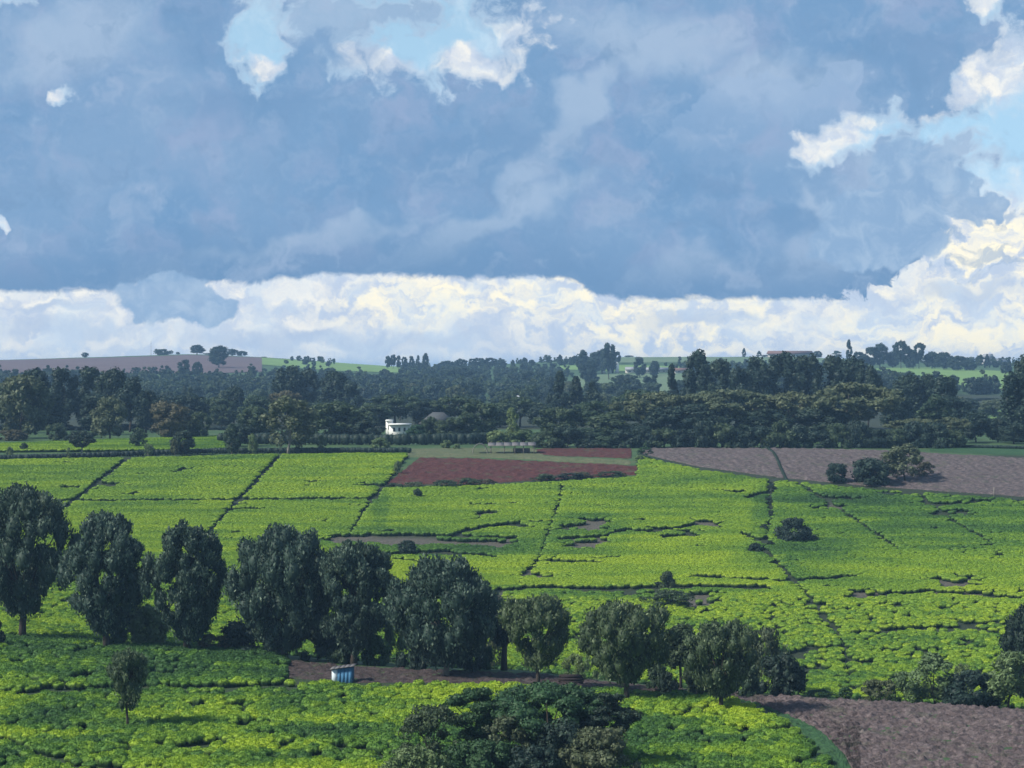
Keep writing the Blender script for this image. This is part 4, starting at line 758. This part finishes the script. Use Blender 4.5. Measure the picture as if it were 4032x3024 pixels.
# ------------------------------------------------------------------ the tree belt: hand-placed big shapes
def T_(key, px, b, tp, w, mat, lab, D, **k): return tree(key, px, b, tp, w, mat, lab, D=D, **k)
big = [('euc', 6, 440, 383, 30, 'mid', 'tall tree at the left edge of the dark grove on the left', 690), ('euc', 36, 440, 371, 34, 'dark', 'tallest-left tree of the dark grove on the left', 720), ('euc', 62, 440, 369, 34, 'dark', 'tree with a pointed tip in the dark grove on the left', 715),
       ('euc', 88, 440, 367, 36, 'dark', 'highest tree of the dark grove on the left', 720), ('euc', 112, 440, 369, 34, 'dark', 'tree right of the highest one in the dark grove', 715), ('euc', 130, 440, 377, 30, 'dark', 'right shoulder tree of the dark grove on the left', 700), ('euc', 146, 440, 392, 26, 'dark', 'lowest tree at the right end of the dark grove', 690),
       ('euc', 48, 442, 392, 40, 'dark', 'dark lower tree in front of the dark grove, left half', 670), ('euc', 96, 442, 394, 42, 'dark', 'dark lower tree in front of the dark grove, right half', 672),
       ('round', 22, 446, 376, 58, 'olive', 'large brownish green tree before the dark grove at the left edge', 640), ('round', 110, 446, 397, 38, 'olive', 'pale olive tree before the right end of the dark grove', 636), ('round', 168, 447, 402, 46, 'brown', 'round brownish olive tree right of the dark grove', 632),
       ('shrub', 12, 448, 430, 34, 'brown', 'brownish bushes under the large tree at the left edge', 625), ('shrub', 56, 446, 424, 26, 'mid', 'green bush left of the domed tree, behind the tea strip', 625), ('round', 200, 446, 412, 26, 'mid', 'tree behind the dark round tree of the tea strip', 640),
       ('round', 240, 450, 424, 34, 'dark', 'dark low tree at the left end of the clipped hedge', 600), ('round', 256, 446, 408, 44, 'mid', 'mid green tree behind the left end of the hedge', 650), ('round', 336, 446, 402, 60, 'mid', 'wide green tree behind the clipped hedge', 640), ('round', 366, 446, 420, 34, 'dark', 'dark tree left of the white house', 632),
       ('round', 430, 438, 417, 20, 'mid', 'small tree hiding the left foot of the grey-roofed house', 690), ('euc', 288, 432, 366, 32, 'dark', 'left tree of the dark blue-green pair in the middle distance', 880), ('euc', 308, 432, 371, 32, 'dark', 'middle tree of the dark blue-green clump in the middle distance', 890), ('euc', 335, 432, 372, 36, 'dark', 'right tree of the dark blue-green clump', 880), ('euc', 350, 432, 382, 24, 'dark', 'low right end of the dark blue-green clump', 870),
       ('euc', 234, 430, 386, 22, 'dark', 'dark conical tree standing left of the blue-green clump', 820), ('round', 222, 432, 405, 26, 'mid', 'green tree left of the white spot house', 760), ('umb', 285, 432, 392, 46, 'brown', 'brownish flat-topped tree before the blue-green clump', 780),
       ('cone', 560, 430, 372, 26, 'dark', 'left pointed conifer of the three in the middle', 800), ('cone', 576, 430, 376, 26, 'dark', 'middle pointed conifer of the three', 810), ('cone', 592, 430, 383, 28, 'dark', 'right pointed conifer of the three', 800),
       ('cone', 672, 428, 365, 20, 'dark', 'narrow pointed tree left of the great dark grove', 760), ('round', 683, 430, 390, 26, 'dark', 'dark tree at the left foot of the great grove', 740),
       ('euc', 698, 430, 352, 38, 'dark', 'tallest left tree of the great dark grove on the right', 760), ('euc', 716, 430, 360, 34, 'dark', 'second tree of the great dark grove from its left', 750), ('euc', 740, 430, 367, 26, 'dark', 'narrow lower tree in a dip of the great grove', 740), ('euc', 760, 430, 357, 36, 'dark', 'tree left of the middle of the great grove', 755), ('euc', 782, 430, 355, 38, 'dark', 'tree in the middle of the great grove', 760),
       ('euc', 806, 430, 356, 38, 'dark', 'tree right of the middle of the great grove', 758), ('euc', 830, 430, 356, 38, 'dark', 'tree near the right end of the great grove', 755), ('euc', 852, 430, 358, 38, 'dark', 'right shoulder tree of the great grove', 750), ('euc', 868, 430, 366, 26, 'dark', 'lowest right tree of the great grove', 745),
       ('umb', 735, 446, 391, 112, 'olive', 'wide layered olive acacia below the great grove, left', 670), ('umb', 790, 446, 394, 96, 'olive', 'middle flat-topped acacia below the great grove', 680), ('umb', 848, 448, 385, 118, 'olive', 'tallest wide acacia below the great grove, right', 668),
       ('umb', 655, 446, 393, 90, 'olive', 'wide dark acacia left of the layered olive one', 676), ('round', 700, 448, 404, 70, 'dark', 'dark low tree under the left acacia', 660), ('round', 765, 448, 410, 70, 'dark', 'dark low tree under the middle acacia', 660), ('round', 820, 448, 408, 66, 'dark', 'dark low tree between middle and right acacia', 662), ('round', 670, 450, 408, 56, 'dark', 'dark round tree with a pale trunk at the edge of the cleared field', 655),
       ('umb', 916, 450, 419, 58, 'olive', 'layered pale acacia at the right end of the woods', 640), ('umb', 952, 450, 418, 44, 'olive', 'small layered acacia right of the pale one', 645), ('shrub', 788, 448, 433, 22, 'pale', 'pale green bush at the back edge of the cleared field', 650), ('shrub', 868, 449, 428, 40, 'mid', 'grey-green bush under the tallest acacia', 650), ('shrub', 890, 450, 432, 30, 'vivid', 'green bush right under the tallest acacia', 648),
       ('euc', 908, 432, 374, 30, 'dark', 'left dark tree of the clump right of the great grove', 730), ('euc', 926, 432, 374, 26, 'dark', 'spiky dark tree of the clump right of the great grove', 735), ('euc', 944, 434, 378, 34, 'dark', 'right dark tree of the clump right of the great grove', 720), ('euc', 936, 440, 396, 40, 'mid', 'lower green tree before the clump right of the great grove', 690), ('euc', 896, 436, 386, 36, 'dark', 'lower dark tree left in that clump', 700), ('euc', 956, 440, 398, 30, 'dark', 'dark tree at the right foot of that clump', 700),
       ('round', 976, 446, 413, 36, 'dark', 'dark tree right of the small layered acacia', 660), ('round', 998, 446, 418, 30, 'dark', 'low dark tree before the small green patch on the right', 660), ('euc', 1018, 446, 374, 44, 'dark', 'tall dark tree at the right edge of the picture', 680), ('round', 1014, 452, 424, 36, 'dark', 'low dark bushes at the right edge by the green field', 640), ('euc', 1030, 440, 352, 30, 'dark', 'tallest tip at the right edge of the picture', 700),
       ('umb', 600, 440, 402, 60, 'mid', 'spreading green tree right of the slender pale one', 690), ('round', 560, 444, 408, 50, 'mid', 'round green tree behind the right end of the shelter', 690), ('round', 615, 446, 412, 60, 'mid', 'green tree before the conifers, right of the shelter', 665), ('round', 640, 447, 424, 44, 'dark', 'low dark tree left of the cleared field', 655), ('round', 585, 446, 428, 46, 'mid', 'low shrubby tree right of the shelter', 652), ('round', 478, 444, 402, 50, 'mid', 'round green tree behind the hoop frame', 690), ('round', 452, 444, 418, 38, 'mid', 'rounded tree right of the grey-roofed house', 680),
       ('umb', 455, 436, 396, 56, 'mid', 'flat green tree above the grey-roofed house', 760), ('round', 417, 440, 425, 20, 'vivid', 'round green garden tree right of the white house', 668), ('umb', 395, 434, 396, 60, 'mid', 'flat-topped tree above the white house', 760), ('umb', 520, 434, 398, 50, 'mid', 'flat-topped tree behind the slender pale one', 760), ('cone', 550, 424, 392, 16, 'dark', 'small pointed tree left of the three conifers', 850),
       ('round', 372, 434, 404, 46, 'mid', 'dense green tree up left of the white house', 740), ('round', 430, 434, 400, 46, 'dark', 'dark tree up right of the white house', 770), ('round', 500, 434, 404, 46, 'mid', 'dense tree above the shelter', 750), ('round', 545, 434, 405, 40, 'dark', 'dark tree left below the three conifers', 745), ('round', 255, 434, 396, 40, 'mid', 'dense tree up left of the loose olive one', 770), ('round', 215, 436, 398, 40, 'mid', 'dense green tree behind the white spot house', 800), ('round', 320, 436, 402, 50, 'dark', 'dark tree below the blue-green clump', 740), ('umb', 640, 434, 390, 60, 'mid', 'flat dark green tree right of the conifers', 740), ('round', 190, 436, 394, 40, 'dark', 'dark tree right behind the round brownish tree', 770), ('round', 158, 436, 396, 36, 'dark', 'dark tree left behind the round brownish tree', 760)]
for a in big:
    d_ = a[7]; d_ = 592 + (d_ - 600)*.55 if (d_ < 700 and a[1] > 222) else d_
    T_(*a[:7], d_)
names_u = ['dark bushes under the woods just right of the shelter', 'dark bushes before the round green tree right of the shelter', 'dark bushes left of the green bush at the red field corner', 'dark bushes behind the corner of the red field', 'dark bushes at the left end of the cleared field', 'dark bushes behind the left part of the cleared field', 'dark bushes left of the pale trunk at the cleared field', 'dark bushes right of the pale trunk at the cleared field', 'dark bushes under the left acacia', 'dark bushes right under the left acacia', 'dark bushes between left and middle acacia', 'dark bushes left of the pale green bush on the field edge', 'dark bushes right of the pale green bush on the field edge', 'dark bushes under the middle acacia', 'dark bushes right under the middle acacia', 'dark bushes left under the tallest acacia', 'dark bushes under the tallest acacia', 'dark bushes right of the tallest acacia', 'dark bushes left of the layered pale acacia', 'dark bushes under the layered pale acacia', 'dark bushes under the small layered acacia', 'dark bushes left of the green field at the right edge']
for k, nm_ in enumerate(names_u):
    px = 548 + k*19.3; D = findD(px, 448.6, 560, 720) + 4
    tree('shrub', px, 0, 432 - 5*math.sin(k*1.7) - 6*(k > 5), 34 + 5*math.sin(k*2.3), 'dark' if k % 3 else 'mid', nm_, 'shrub', 'dark bushes under the wood edge', name='shrub', D=D)
for k in range(11):
    px = -4 + k*22.5
    tree('shrub', px, 0, 424 + 3*math.sin(k*2.1), 30 + 6*math.sin(k*1.3), ('dark', 'mid', 'dark', 'brown')[k % 4], ('dark', 'green', 'dark', 'brownish')[k % 4] + ' bushes along the back of the tea strip ' + ('at the left edge', 'left of the domed tree', 'just left of the domed tree', 'behind the domed tree', 'right of the domed tree', 'below the pale olive tree', 'left of the round brownish tree', 'under the round brownish tree', 'left of the dark round tree', 'right of the dark round tree', 'at the end of the strip')[k], 'shrub', 'bushes along the back of the tea strip', name='shrub', D=724)
# mid distance fillers: an individual tree each, told apart by what stands near
def sector(px):
    for lim, s in ((150, 'behind the dark grove on the left'), (270, 'above the round brownish tree'), (360, 'around the blue-green clump'), (450, 'beyond the white house'), (545, 'beyond the shelter'), (660, 'around the three conifers'), (880, 'behind the great dark grove'), (2000, 'between the great grove and the right edge')):
        if px < lim: return s
r_ = random.Random(5)
for D0, D1, n, tops in ((930, 1020, 44, lambda p: 397 + 4*math.sin(p/17)), (1040, 1200, 44, lambda p: 390 + 3*math.sin(p/11)), (1220, 1400, 44, lambda p: 385 + 3*math.sin(p/13))):
    for k in range(n):
        px = -6 + (k + r_.uniform(.1, .9))*1036/n; D = r_.uniform(D0, D1); tp = tops(px) + r_.uniform(-5, 5)
        if 870 < px < 1018: tp = max(tp, 395 + r_.uniform(0, 8))
        if 570 < px < 690: tp = max(tp, 389 + r_.uniform(0, 4))
        if D0 > 1200 and (570 < px < 690 or 870 < px < 1018): continue
        ky = r_.choice(['round', 'round', 'euc', 'umb', 'round', 'cone'] if px > 150 else ['round', 'euc']); wpx = r_.uniform(20, 34)*(950/D)*({'euc': .75, 'cone': .6, 'umb': 1.3}.get(ky, 1))
        mt = r_.choice(['dark', 'mid', 'dark', 'mid', 'olive']); kd = {'round': 'rounded', 'euc': 'tall', 'umb': 'flat-topped', 'cone': 'pointed'}[ky]; cl_ = {'dark': 'dark', 'mid': 'green', 'olive': 'olive'}[mt]
        nr_ = 'middle distance' if D0 < 1000 else ('farther' if D0 < 1200 else 'far')
        lab = f'{cl_} {kd} tree in the {nr_} woods {sector(px)}'; tree(ky, px, 0, tp, wpx, mt, lab, 'tree', f'{cl_} {kd} {nr_} trees {sector(px)}', D=D)

# far woods: nobody could count these
fcol = bpy.data.collections.new('far_tree_kinds')
for k in range(6):
    me_, _, _ = crown_mesh('far_crown', 900+k, 9 if k < 4 else 6, 10 if k < 4 else 13, .04, 'round' if k < 4 else 'euc', .7, 520, 14, .2, 1.0); me_.materials.append(MAT['dark' if k % 2 else 'mid'])
    fcol.objects.link(bpy.data.objects.new('far_tree_kind', me_))
n = 5200; fp = rng.uniform(-120, 1140, n); fD = 1250*(2290/1250)**rng.uniform(0, 1, n); fx = at(fp, fD); fz = Hgt(fx, fD); _, fy = proj(fx, fD, fz)
hh = rng.uniform(5.5, 10.5, n)*np.interp(fD, [1250, 1700, 2250], [1, .72, .5]); cover = fbm(fx/110, fD/110, 3, 55)
ok = np.ones(n, bool)
ok &= ~((fp < 262) & (fy < np.interp(fp, [0, 150, 262], [378, 377.5, 374]) ))
ok &= ~((fp >= 262) & (fp < 400) & (fy < 372.5 + (fp-262)*.02) & (cover < .68))
ok &= ~((fp > 868) & (fp < 1018) & (fy > 366) & (fy < np.interp(fp, [870, 930, 1012], [383, 388, 395])))
ok &= ~((fp > 572) & (fp < 696) & (fy > 373) & (fy < 396)) & ~((fp > 610) & (fp < 885) & (fy < 366)) & ~((fp > 556) & (fp < 576) & (fy < 372) & (fy > 366))
ok &= (cover > .36) | ((fp > 400) & (fp < 560))
ok &= ~((fp > 400) & (fp < 560) & (fy < 368.5) & (cover < .5))
ok &= ~((fp > 484) & (fp < 536) & (fy > 381) & (fy < 402) & (rng.uniform(0, 1, n) < .5))
i = np.nonzero(ok)[0]; sc3 = np.stack([hh/10*rng.uniform(.9, 1.5, n), hh/10*rng.uniform(.9, 1.5, n), hh/10], 1)[i]
tag(scatter('far_woods', fcol, np.stack([fx, fD, fz], 1)[i], np.stack([np.zeros(len(i)), np.zeros(len(i)), rng.uniform(0, 6.28, len(i))], 1), sc3, rng.integers(0, 6, len(i))),
    'bluish far woods covering the hills below the skyline', 'woods', kind='stuff')

# skyline trees, each its own
sky_t = [('round', 85, 356, 352.5, 7, 'tiny bush alone on the brown hill crest'), ('loose', 157, 357, 349, 8, 'thin tree left of the dark box tree on the brown crest'), ('shrub', 163.5, 357, 349, 13, 'dark boxy tree on the brown crest'), ('round', 178, 357, 352, 5, 'tiny tree right of the boxy one on the crest'), ('loose', 171, 357, 350.5, 6, 'faint thin tree on the crest between boxy and tiny tree'),
         ('euc', 197, 359, 345, 17, 'rounded tall tree, left of the pair on the left crest'), ('shrub', 208, 360, 353, 14, 'low bushes between the pair on the left crest'), ('euc', 219, 368, 346, 20, 'tall tree, right of the pair on the left crest'), ('round', 232, 361, 349, 12, 'tree right of the pair on the left crest'), ('round', 242, 362, 351, 12, 'last tree of the left crest clump'), ('euc', 185, 378, 360, 15, 'dark tree below the brown crest'), ('round', 198, 380, 362, 12, 'small dark tree below the brown crest right of the other'),
         ('round', 264, 362, 358, 7, 'tiny bush left on the green crest'), ('round', 305, 365, 359, 9, 'bush in the middle of the green crest'), ('round', 328, 367, 362, 5, 'tiny bush right on the green crest'), ('round', 286, 364, 360, 5, 'small bush before the middle of the green crest'), ('round', 314, 366, 361, 5, 'small bush beside the middle bush of the green crest'),
         ('euc', 388, 369, 356, 6.5, 'first of five spindly trees in a row on the crest'), ('euc', 393, 369, 354.5, 6.5, 'second of five spindly trees in a row on the crest'), ('euc', 398.5, 369, 356, 5.5, 'third of five spindly trees in a row on the crest'), ('euc', 404.5, 369, 357, 6.5, 'fourth of five spindly trees in a row on the crest'), ('euc', 411, 369, 356, 7, 'last of five spindly trees in a row on the crest'),
         ('cone', 418, 369, 355.5, 7, 'thin cone tree beside the dark leaning one on the crest'), ('cone', 425.5, 371, 353, 11, 'dark cone-shaped tree on the middle crest'), ('umb', 447, 370, 361, 16, 'low flat tree right of the dark cone on the crest'), ('umb', 461, 370, 359, 14, 'higher flat tree of the two right of the dark cone'), ('umb', 478, 370, 358, 20, 'wider umbrella tree on the middle crest'), ('umb', 490, 369, 358, 16, 'umbrella tree right beside the wider one'), ('round', 502, 368, 361, 9, 'round small tree on the middle crest'), ('cone', 513, 367, 360, 6, 'small cone in the middle of the crest'), ('round', 532, 366, 360, 8, 'small round tree left of the twiggy pair'),
         ('loose', 547, 364, 355, 9, 'twiggy tree left on the rising crest'), ('cone', 560, 364, 354.5, 8, 'pointed small tree on the rising crest'), ('umb', 575, 364, 356, 9, 'flat small tree on the rising crest, left'), ('umb', 592 - 8, 364, 356.5, 11, 'flat small tree touching the big blue grove'),
         ('euc', 583, 374, 350.5, 14, 'left end tree of the big blue grove on the crest'), ('euc', 594, 374, 352, 18, 'second tree of the big blue grove on the crest'), ('euc', 602, 374, 350, 14, 'middle tree of the big blue grove on the crest'), ('euc', 609, 380, 343, 15, 'highest tree of the big blue grove on the crest'), ('euc', 617, 364, 352, 9, 'right end tree of the big blue grove'), ('euc', 590, 386, 362, 22, 'dark tree below the left end of the big blue grove'), ('euc', 640, 378, 357, 14, 'lone dark tree right of the silos'), ('round', 629, 361, 355.5, 10, 'small round tree right of the big blue grove'), ('round', 654, 376, 361, 12, 'dark tree before the far farm buildings'),
         ('cone', 744, 362, 348, 6, 'lone narrow column tree on the right crest'), ('cone', 759, 360, 351, 6, 'small cone tree before the long low building'), ('round', 770 - 5, 360, 355, 8, 'small round tree left of the long low building'), ('round', 818, 360, 351, 10, 'dark tree at the right end of the long low building'), ('loose', 837, 362, 351, 12, 'twiggy tree between long building and cone on the right crest'),
         ('cone', 849, 364, 340, 10, 'tall reddish cone tree on the right crest'), ('euc', 859, 368, 352, 14, 'dark tree right of the tall cone on the right crest'), ('euc', 870, 368, 347, 18, 'tree in the left part of the right crest grove'), ('euc', 880, 368, 343.5, 15, 'pointed tree in the right crest grove'), ('round', 893, 368, 351, 16, 'low tree in a dip of the right crest grove'), ('umb', 901, 369, 341, 18, 'umbrella-crowned high tree of the right crest grove'), ('umb', 919, 369, 343.5, 15, 'second umbrella-crowned tree of the right crest grove'), ('round', 910, 369, 349, 16, 'low tree between the two umbrella crowns'),
         ('round', 932, 369, 352, 18, 'rounded tree right of the umbrella crowns'), ('round', 944, 370, 353, 20, 'wide rounded tree of the right crest grove'), ('round', 958, 371, 356, 18, 'lower rounded tree sloping down the right crest'), ('round', 970, 371, 360, 16, 'last low tree of the right crest grove'), ('loose', 980, 368, 355, 9, 'thin tree left of the small crest house'), ('cone', 987, 368, 354, 7, 'pointed tree right behind the small crest house'), ('round', 996, 368, 361, 9, 'small tree right of the crest house'), ('round', 1006, 374, 362, 14, 'tree right of the crest houses'),
         ('umb', 505 - 45, 384, 368, 40, 'broad dark tree left below the middle crest'), ('euc', 530, 392, 371, 20, 'blue-green tree beside the white roofs'), ('umb', 625, 392, 375, 34, 'dark spreading tree in the dull green field'), ('euc', 640 - 15, 391, 382, 16, 'low tree in front of the dull green field')]
for ky, px, b, tp, w, lb in sky_t:
    D = findD(px, b, 1250, 2290) if b > 362 else 2240
    tree(ky, px, b, tp, w, 'dark' if ky != 'loose' else 'mid', lb, 'tree', D=D)

# ------------------------------------------------------------------ buildings
def house(px, b, wpx, hpx, label, D, depth=8, wall='white', roof='greyroof', rfrac=.4, gable=True, nwin=2, rz=0, name='house', door=False, hip=.96, lo=600, hi=2290):
    if D is None: D = findD(px, b, lo, hi)
    p_ = gpos(px, D); w = wpx/F*D; h = hpx/F*D; root = empty(name, (p_[0], p_[1], p_[2] + (0)), rz); tag(root, label, 'house' if name == 'house' else 'building')
    wh = h*(1-rfrac)
    MB().box((0, 0, wh/2 - .5), (w*.94, depth*.9, wh + 1)).build('wall', MAT[wall], root)
    m = MB(); e = .5
    if gable: m.v += [(-w/2, -depth/2-e, wh), (w/2, -depth/2-e, wh), (w/2, depth/2+e, wh), (-w/2, depth/2+e, wh), (-w/2*hip, 0, h), (w/2*hip, 0, h)]; m.q += [(0, 1, 5, 4), (2, 3, 4, 5), (1, 2, 2, 5), (3, 0, 0, 4), (0, 3, 2, 1)]
    if gable:
        me_ = mesh_np('roof', m.v, [(0, 1, 5, 4), (2, 3, 4, 5), (0, 3, 2, 1)], [(1, 2, 5), (3, 0, 4)])
        ob('roof', me_, MAT[roof], root)
    else: MB().box((0, 0, wh + .15), (w, depth + 1, .3)).build('roof', MAT[roof], root)
    for k in range(nwin):
        x = -w*.36 + (k + .5)*w*.72/nwin
        f = MB().box((x, -depth*.45 - .03, wh*.55), (w*.2/nwin*1.4, .1, wh*.36)).build('window', MAT['glass'], root)
    if door: MB().box((w*.02, -depth*.45 - .04, wh*.36), (w*.09, .12, wh*.72)).build('door', MAT['redroof'], root)
    return root
r1 = house(400, 431, 22, 11.5, 'white house among the trees above the clipped hedge', 668, 9, rfrac=.12, gable=False, roof='white', nwin=3)
house(389.5, 430, 7, 15, 'small white upper block at the left of the white house', 672, 5, rfrac=.1, gable=False, roof='white', nwin=1)
house(438, 431, 28, 19, 'house with a big grey thatched roof right of the white house', 705, 9, 'dullroof', 'thatch', .6, nwin=2, rz=-.5, hip=.45)
house(197, 424, 5, 9, 'tiny white building spot between trees above the tea strip', 640, 4, nwin=1)
house(226, 408, 4, 7, 'small white gable between the dark trees left of the middle', 860, 5, nwin=0, rfrac=.6)
house(213, 379, 20, 4.5, 'long white roofed house below the brown hill', 1500, 10, 'cream', 'white', .5, nwin=0)
house(220, 378, 12, 6, 'brighter white house at the right end of the long white roof', 1480, 9, 'white', 'white', .5, nwin=0)
house(253, 382, 20, 6, 'greyish pink farm building among far trees', 1420, 10, 'cream', 'greyroof', .5, nwin=2)
house(512, 394, 13, 7, 'white building among the trees in the middle distance', 1250, 8, 'white', 'white', .4, nwin=2)
house(517, 393, 6, 9, 'narrow white gable at the right of the middle distance building', 1240, 6, 'white', 'white', .5, nwin=0)
house(656, 372.5, 28, 5, 'long pale farm building on the far slope', None, 10, 'cream', 'greyroof', .5, nwin=4, lo=1250, hi=2290)
house(682, 373, 18, 5, 'pale farm building right of the long one on the far slope', None, 10, 'cream', 'redroof', .5, nwin=2, lo=1250, hi=2290)
house(632, 373, 14, 6, 'small pale farm house right of the silos', None, 10, 'cream', 'greyroof', .5, nwin=2, lo=1250, hi=2290)
house(790, 360.6, 46, 6.5, 'long low brown-roofed building on the right crest', 2230, 14, 'cream', 'redroof', .5, nwin=8)
house(988, 368, 10, 9, 'small pale house on the right crest', 2150, 10, 'cream', 'greyroof', .4, nwin=2)
house(994, 373.5, 24, 5, 'long grey-roofed house at the right end of the far green field', 2050, 12, 'cream', 'greyroof', .6, nwin=3)
house(875, 372, 26, 4, 'white-walled low building above the far green field', 2020, 10, 'cream', 'greyroof', .5, nwin=4)
house(908, 367, 4, 7, 'small white tower-like house in the right crest grove', 2060, 6, 'white', 'white', .3, nwin=1)
for k, (px, b, tp, lb) in enumerate([(603, 373.5, 365, 'left of the three white silos'), (611, 373, 363, 'middle one of the three white silos'), (617, 373, 362, 'right of the three white silos')]):
    D = findD(px, b, 1250, 2290); p_ = gpos(px, D); h = CZ - (tp-HY)/F*D - p_[2]; root = empty('silo', p_); tag(root, lb + ' beside the blue grove', 'silo', 'white silos on the far slope')
    MB().tube([(0, 0, -1), (0, 0, h*.85)], [1.6, 1.6]).build('tank', MAT['white'], root, smooth=True); MB().tube([(0, 0, h*.85), (0, 0, h)], [1.75, .15]).build('roof', MAT['white'], root)
p_ = gpos(151, 2230); root = empty('radio_mast', p_); tag(root, 'thin tall mast on the brown hill crest', 'mast'); MB().tube([(0, 0, -1), (0, 0, 15)], [.25, .12]).build('pole', MAT['metal'], root)
for z in (9, 12): MB().box((0, 0, z), (1.2, .2, .15)).build('crossbar', MAT['metal'], root)

# open shelter behind the red field
D = findD(512, 453.2, 540, 700); p_ = gpos(512, D); s_ = D/F; root = empty('open_shelter', p_); tag(root, 'long open shelter with a grey sheet roof on pale posts behind the red soil field', 'shelter')
W_ = 48*s_; 
for k in range(6):
    m = MB(); x0 = -W_*.5 + k*W_/6; x1 = x0 + W_/6 + .03; q = .012*(k % 2); zl, zh = 1.95 + .02*k, 2.65 + .02*k
    m.v += [(x0, -2.6, zl+q), (x1, -2.6, zl+q), (x1, 2.4, zh+q), (x0, 2.4, zh+q), (x0, -2.6, zl-.05+q), (x1, -2.6, zl-.05+q), (x1, 2.4, zh-.05+q), (x0, 2.4, zh-.05+q)]
    m.q += [(0, 1, 2, 3), (4, 7, 6, 5), (0, 4, 5, 1), (1, 5, 6, 2), (2, 6, 7, 3), (3, 7, 4, 0)]
    m.build('roof_sheet', MAT['dullroof'], root)
for x in (-.44, -.16, .06, .24, .46):
    MB().box((x*W_, -2.2, .85), (.22, .2, 2.5)).build('post', MAT['wood'], root); MB().box((x*W_, 2.1, 1.2), (.2, .2, 3.2)).build('post', MAT['wood'], root)
MB().box((0, -2.2, 2.02), (W_*.98, .1, .12)).build('beam', MAT['wood'], root)
MB().box((W_*.2, 1.9, .6), (W_*.35, .15, 1.2)).build('back_wall', MAT['wood'], root)
p2 = gpos(480, D); root = empty('hoop_frame', p2); tag(root, 'low hoop frame with torn grey cover left of the open shelter', 'hoop tunnel')
for y in (-1.6, 0, 1.6): MB().tube([(1.9*math.cos(a), y, 2.4*math.sin(a)) for a in np.linspace(0, math.pi, 9)], [.09]*9, 6).build('hoop', MAT['palebark'], root)
V = np.array([(1.95*math.cos(a), y, 2.46*math.sin(a) + .05*math.sin(7*y+5*a)) for a in np.linspace(.75, 2.5, 10) for y in np.linspace(-1.8, 1.8, 7)])
ob('cover', mesh_np('cover', V, grid_faces(10, 7)), MAT['dullroof'], root)

# blue shed at the soil strip
D = findD(343, 681.8, 240, 275); p_ = gpos(343, D); s_ = D/F; w, h, dp = 20.5*s_, 16.5*s_, 1.9; root = empty('shed', p_, -.05); tag(root, 'small blue shed with a slanting grey roof and one pale panel at the soil strip', 'shed')
x = -w/2; seg = [(w*.28, 'palepaint')] + [(w*.72/4, 'blue')]*4
for k, (ww, mt) in enumerate(seg):
    hh_ = h*(.80 + .16*(x + ww/2 + w/2)/w); o = MB().box((x + ww/2, -dp/2 + .004*(k % 2), hh_/2 - .2), (ww - .012, .05, hh_ + .4)).build('door' if k == 0 else 'wall_panel', MAT[mt], root); x += ww
MB().box((-w/2 + w*.24, -dp/2 - .05, h*.38), (.04, .05, .12)).build('handle', MAT['metal'], next(c for c in root.children if c.name.startswith('door')))
MB().box((w/2 - .03, 0, h*.46), (.05, dp - .06, h*.92)).build('side_wall', MAT['blue'], root); MB().box((-w/2 + .03, 0, h*.38), (.05, dp - .06, h*.76)).build('side_wall', MAT['blue'], root); MB().box((0, dp/2, h*.42), (w, .05, h*.86)).build('back_wall', MAT['blue'], root)
for k in range(5): MB().box((-w*.5 + (k + .5)*w*1.18/5 - w*.07, 0, h*.93 + (k - 2)*.077 + .003*(k % 2)), (w*1.18/5 + .03, dp + .55, .045), 0, .14).build('roof_sheet', MAT['dullroof'], root)

# stack of dark timber
Dt = findD(571, 683.8, 242, 275); p_ = gpos(571, Dt); s_ = Dt/F; root = empty('timber_stack', p_); tag(root, 'low stack of dark timber lying at the soil edge between two trees of the row', 'timber stack'); r_ = random.Random(3)
for lay in range(3):
    for k in range(4 - lay):
        y = -.6 + .42*k + .21*lay; z = .18 + lay*.33; L_ = 25*s_*r_.uniform(.8, 1.05); ox = r_.uniform(-.12, .12)
        MB().tube([(-L_/2 + ox, y, z), (0, y + .03, z + .02), (L_/2 + ox, y - .02, z + r_.uniform(-.02, .05))], [.21, .2, .18]).build('log', MAT['log'], root, smooth=True)
# pale posts beside the lanes
for px, b, tp in ((994, 497, 485),):
    D = findD(px, b, 440, 580); p_ = gpos(px, D); tag(MB().tube([(0, 0, -.3), (0, 0, 12*D/F*.8)], [.12, .09]).build('post', MAT['palebark'], None, p_), 'pale wooden post at the lower edge of the cleared field near the right edge', 'post')

# ------------------------------------------------------------------ air
hz = MB().box((0, 4200, 0), (13000, 10200, 1)); hz.v = [(a, b, (-1 if c < 0 else 1)) for a, b, c in hz.v]
zlo = float(zz.min()) - 1.0; zhi = 66.0
hz.v = [(a, b, zlo if c < 0 else zhi) for a, b, c in hz.v]
hm = bpy.data.materials.new('air'); hm.use_nodes = True; hm.node_tree.nodes.clear()
pv = hm.node_tree.nodes.new('ShaderNodeVolumePrincipled'); om = hm.node_tree.nodes.new('ShaderNodeOutputMaterial'); hm.node_tree.links.new(pv.outputs[0], om.inputs['Volume'])
pv.inputs['Color'].default_value = (.38, .66, 1.0, 1); pv.inputs['Density'].default_value = 0.00014; pv.inputs['Anisotropy'].default_value = 0.0
tag(hz.build('haze', hm), 'thin blue haze over the valley', kind='stuff')
print('objects', len(bpy.data.objects), 'haze z', zlo, zhi, 'terrain max', float(zz.max()))
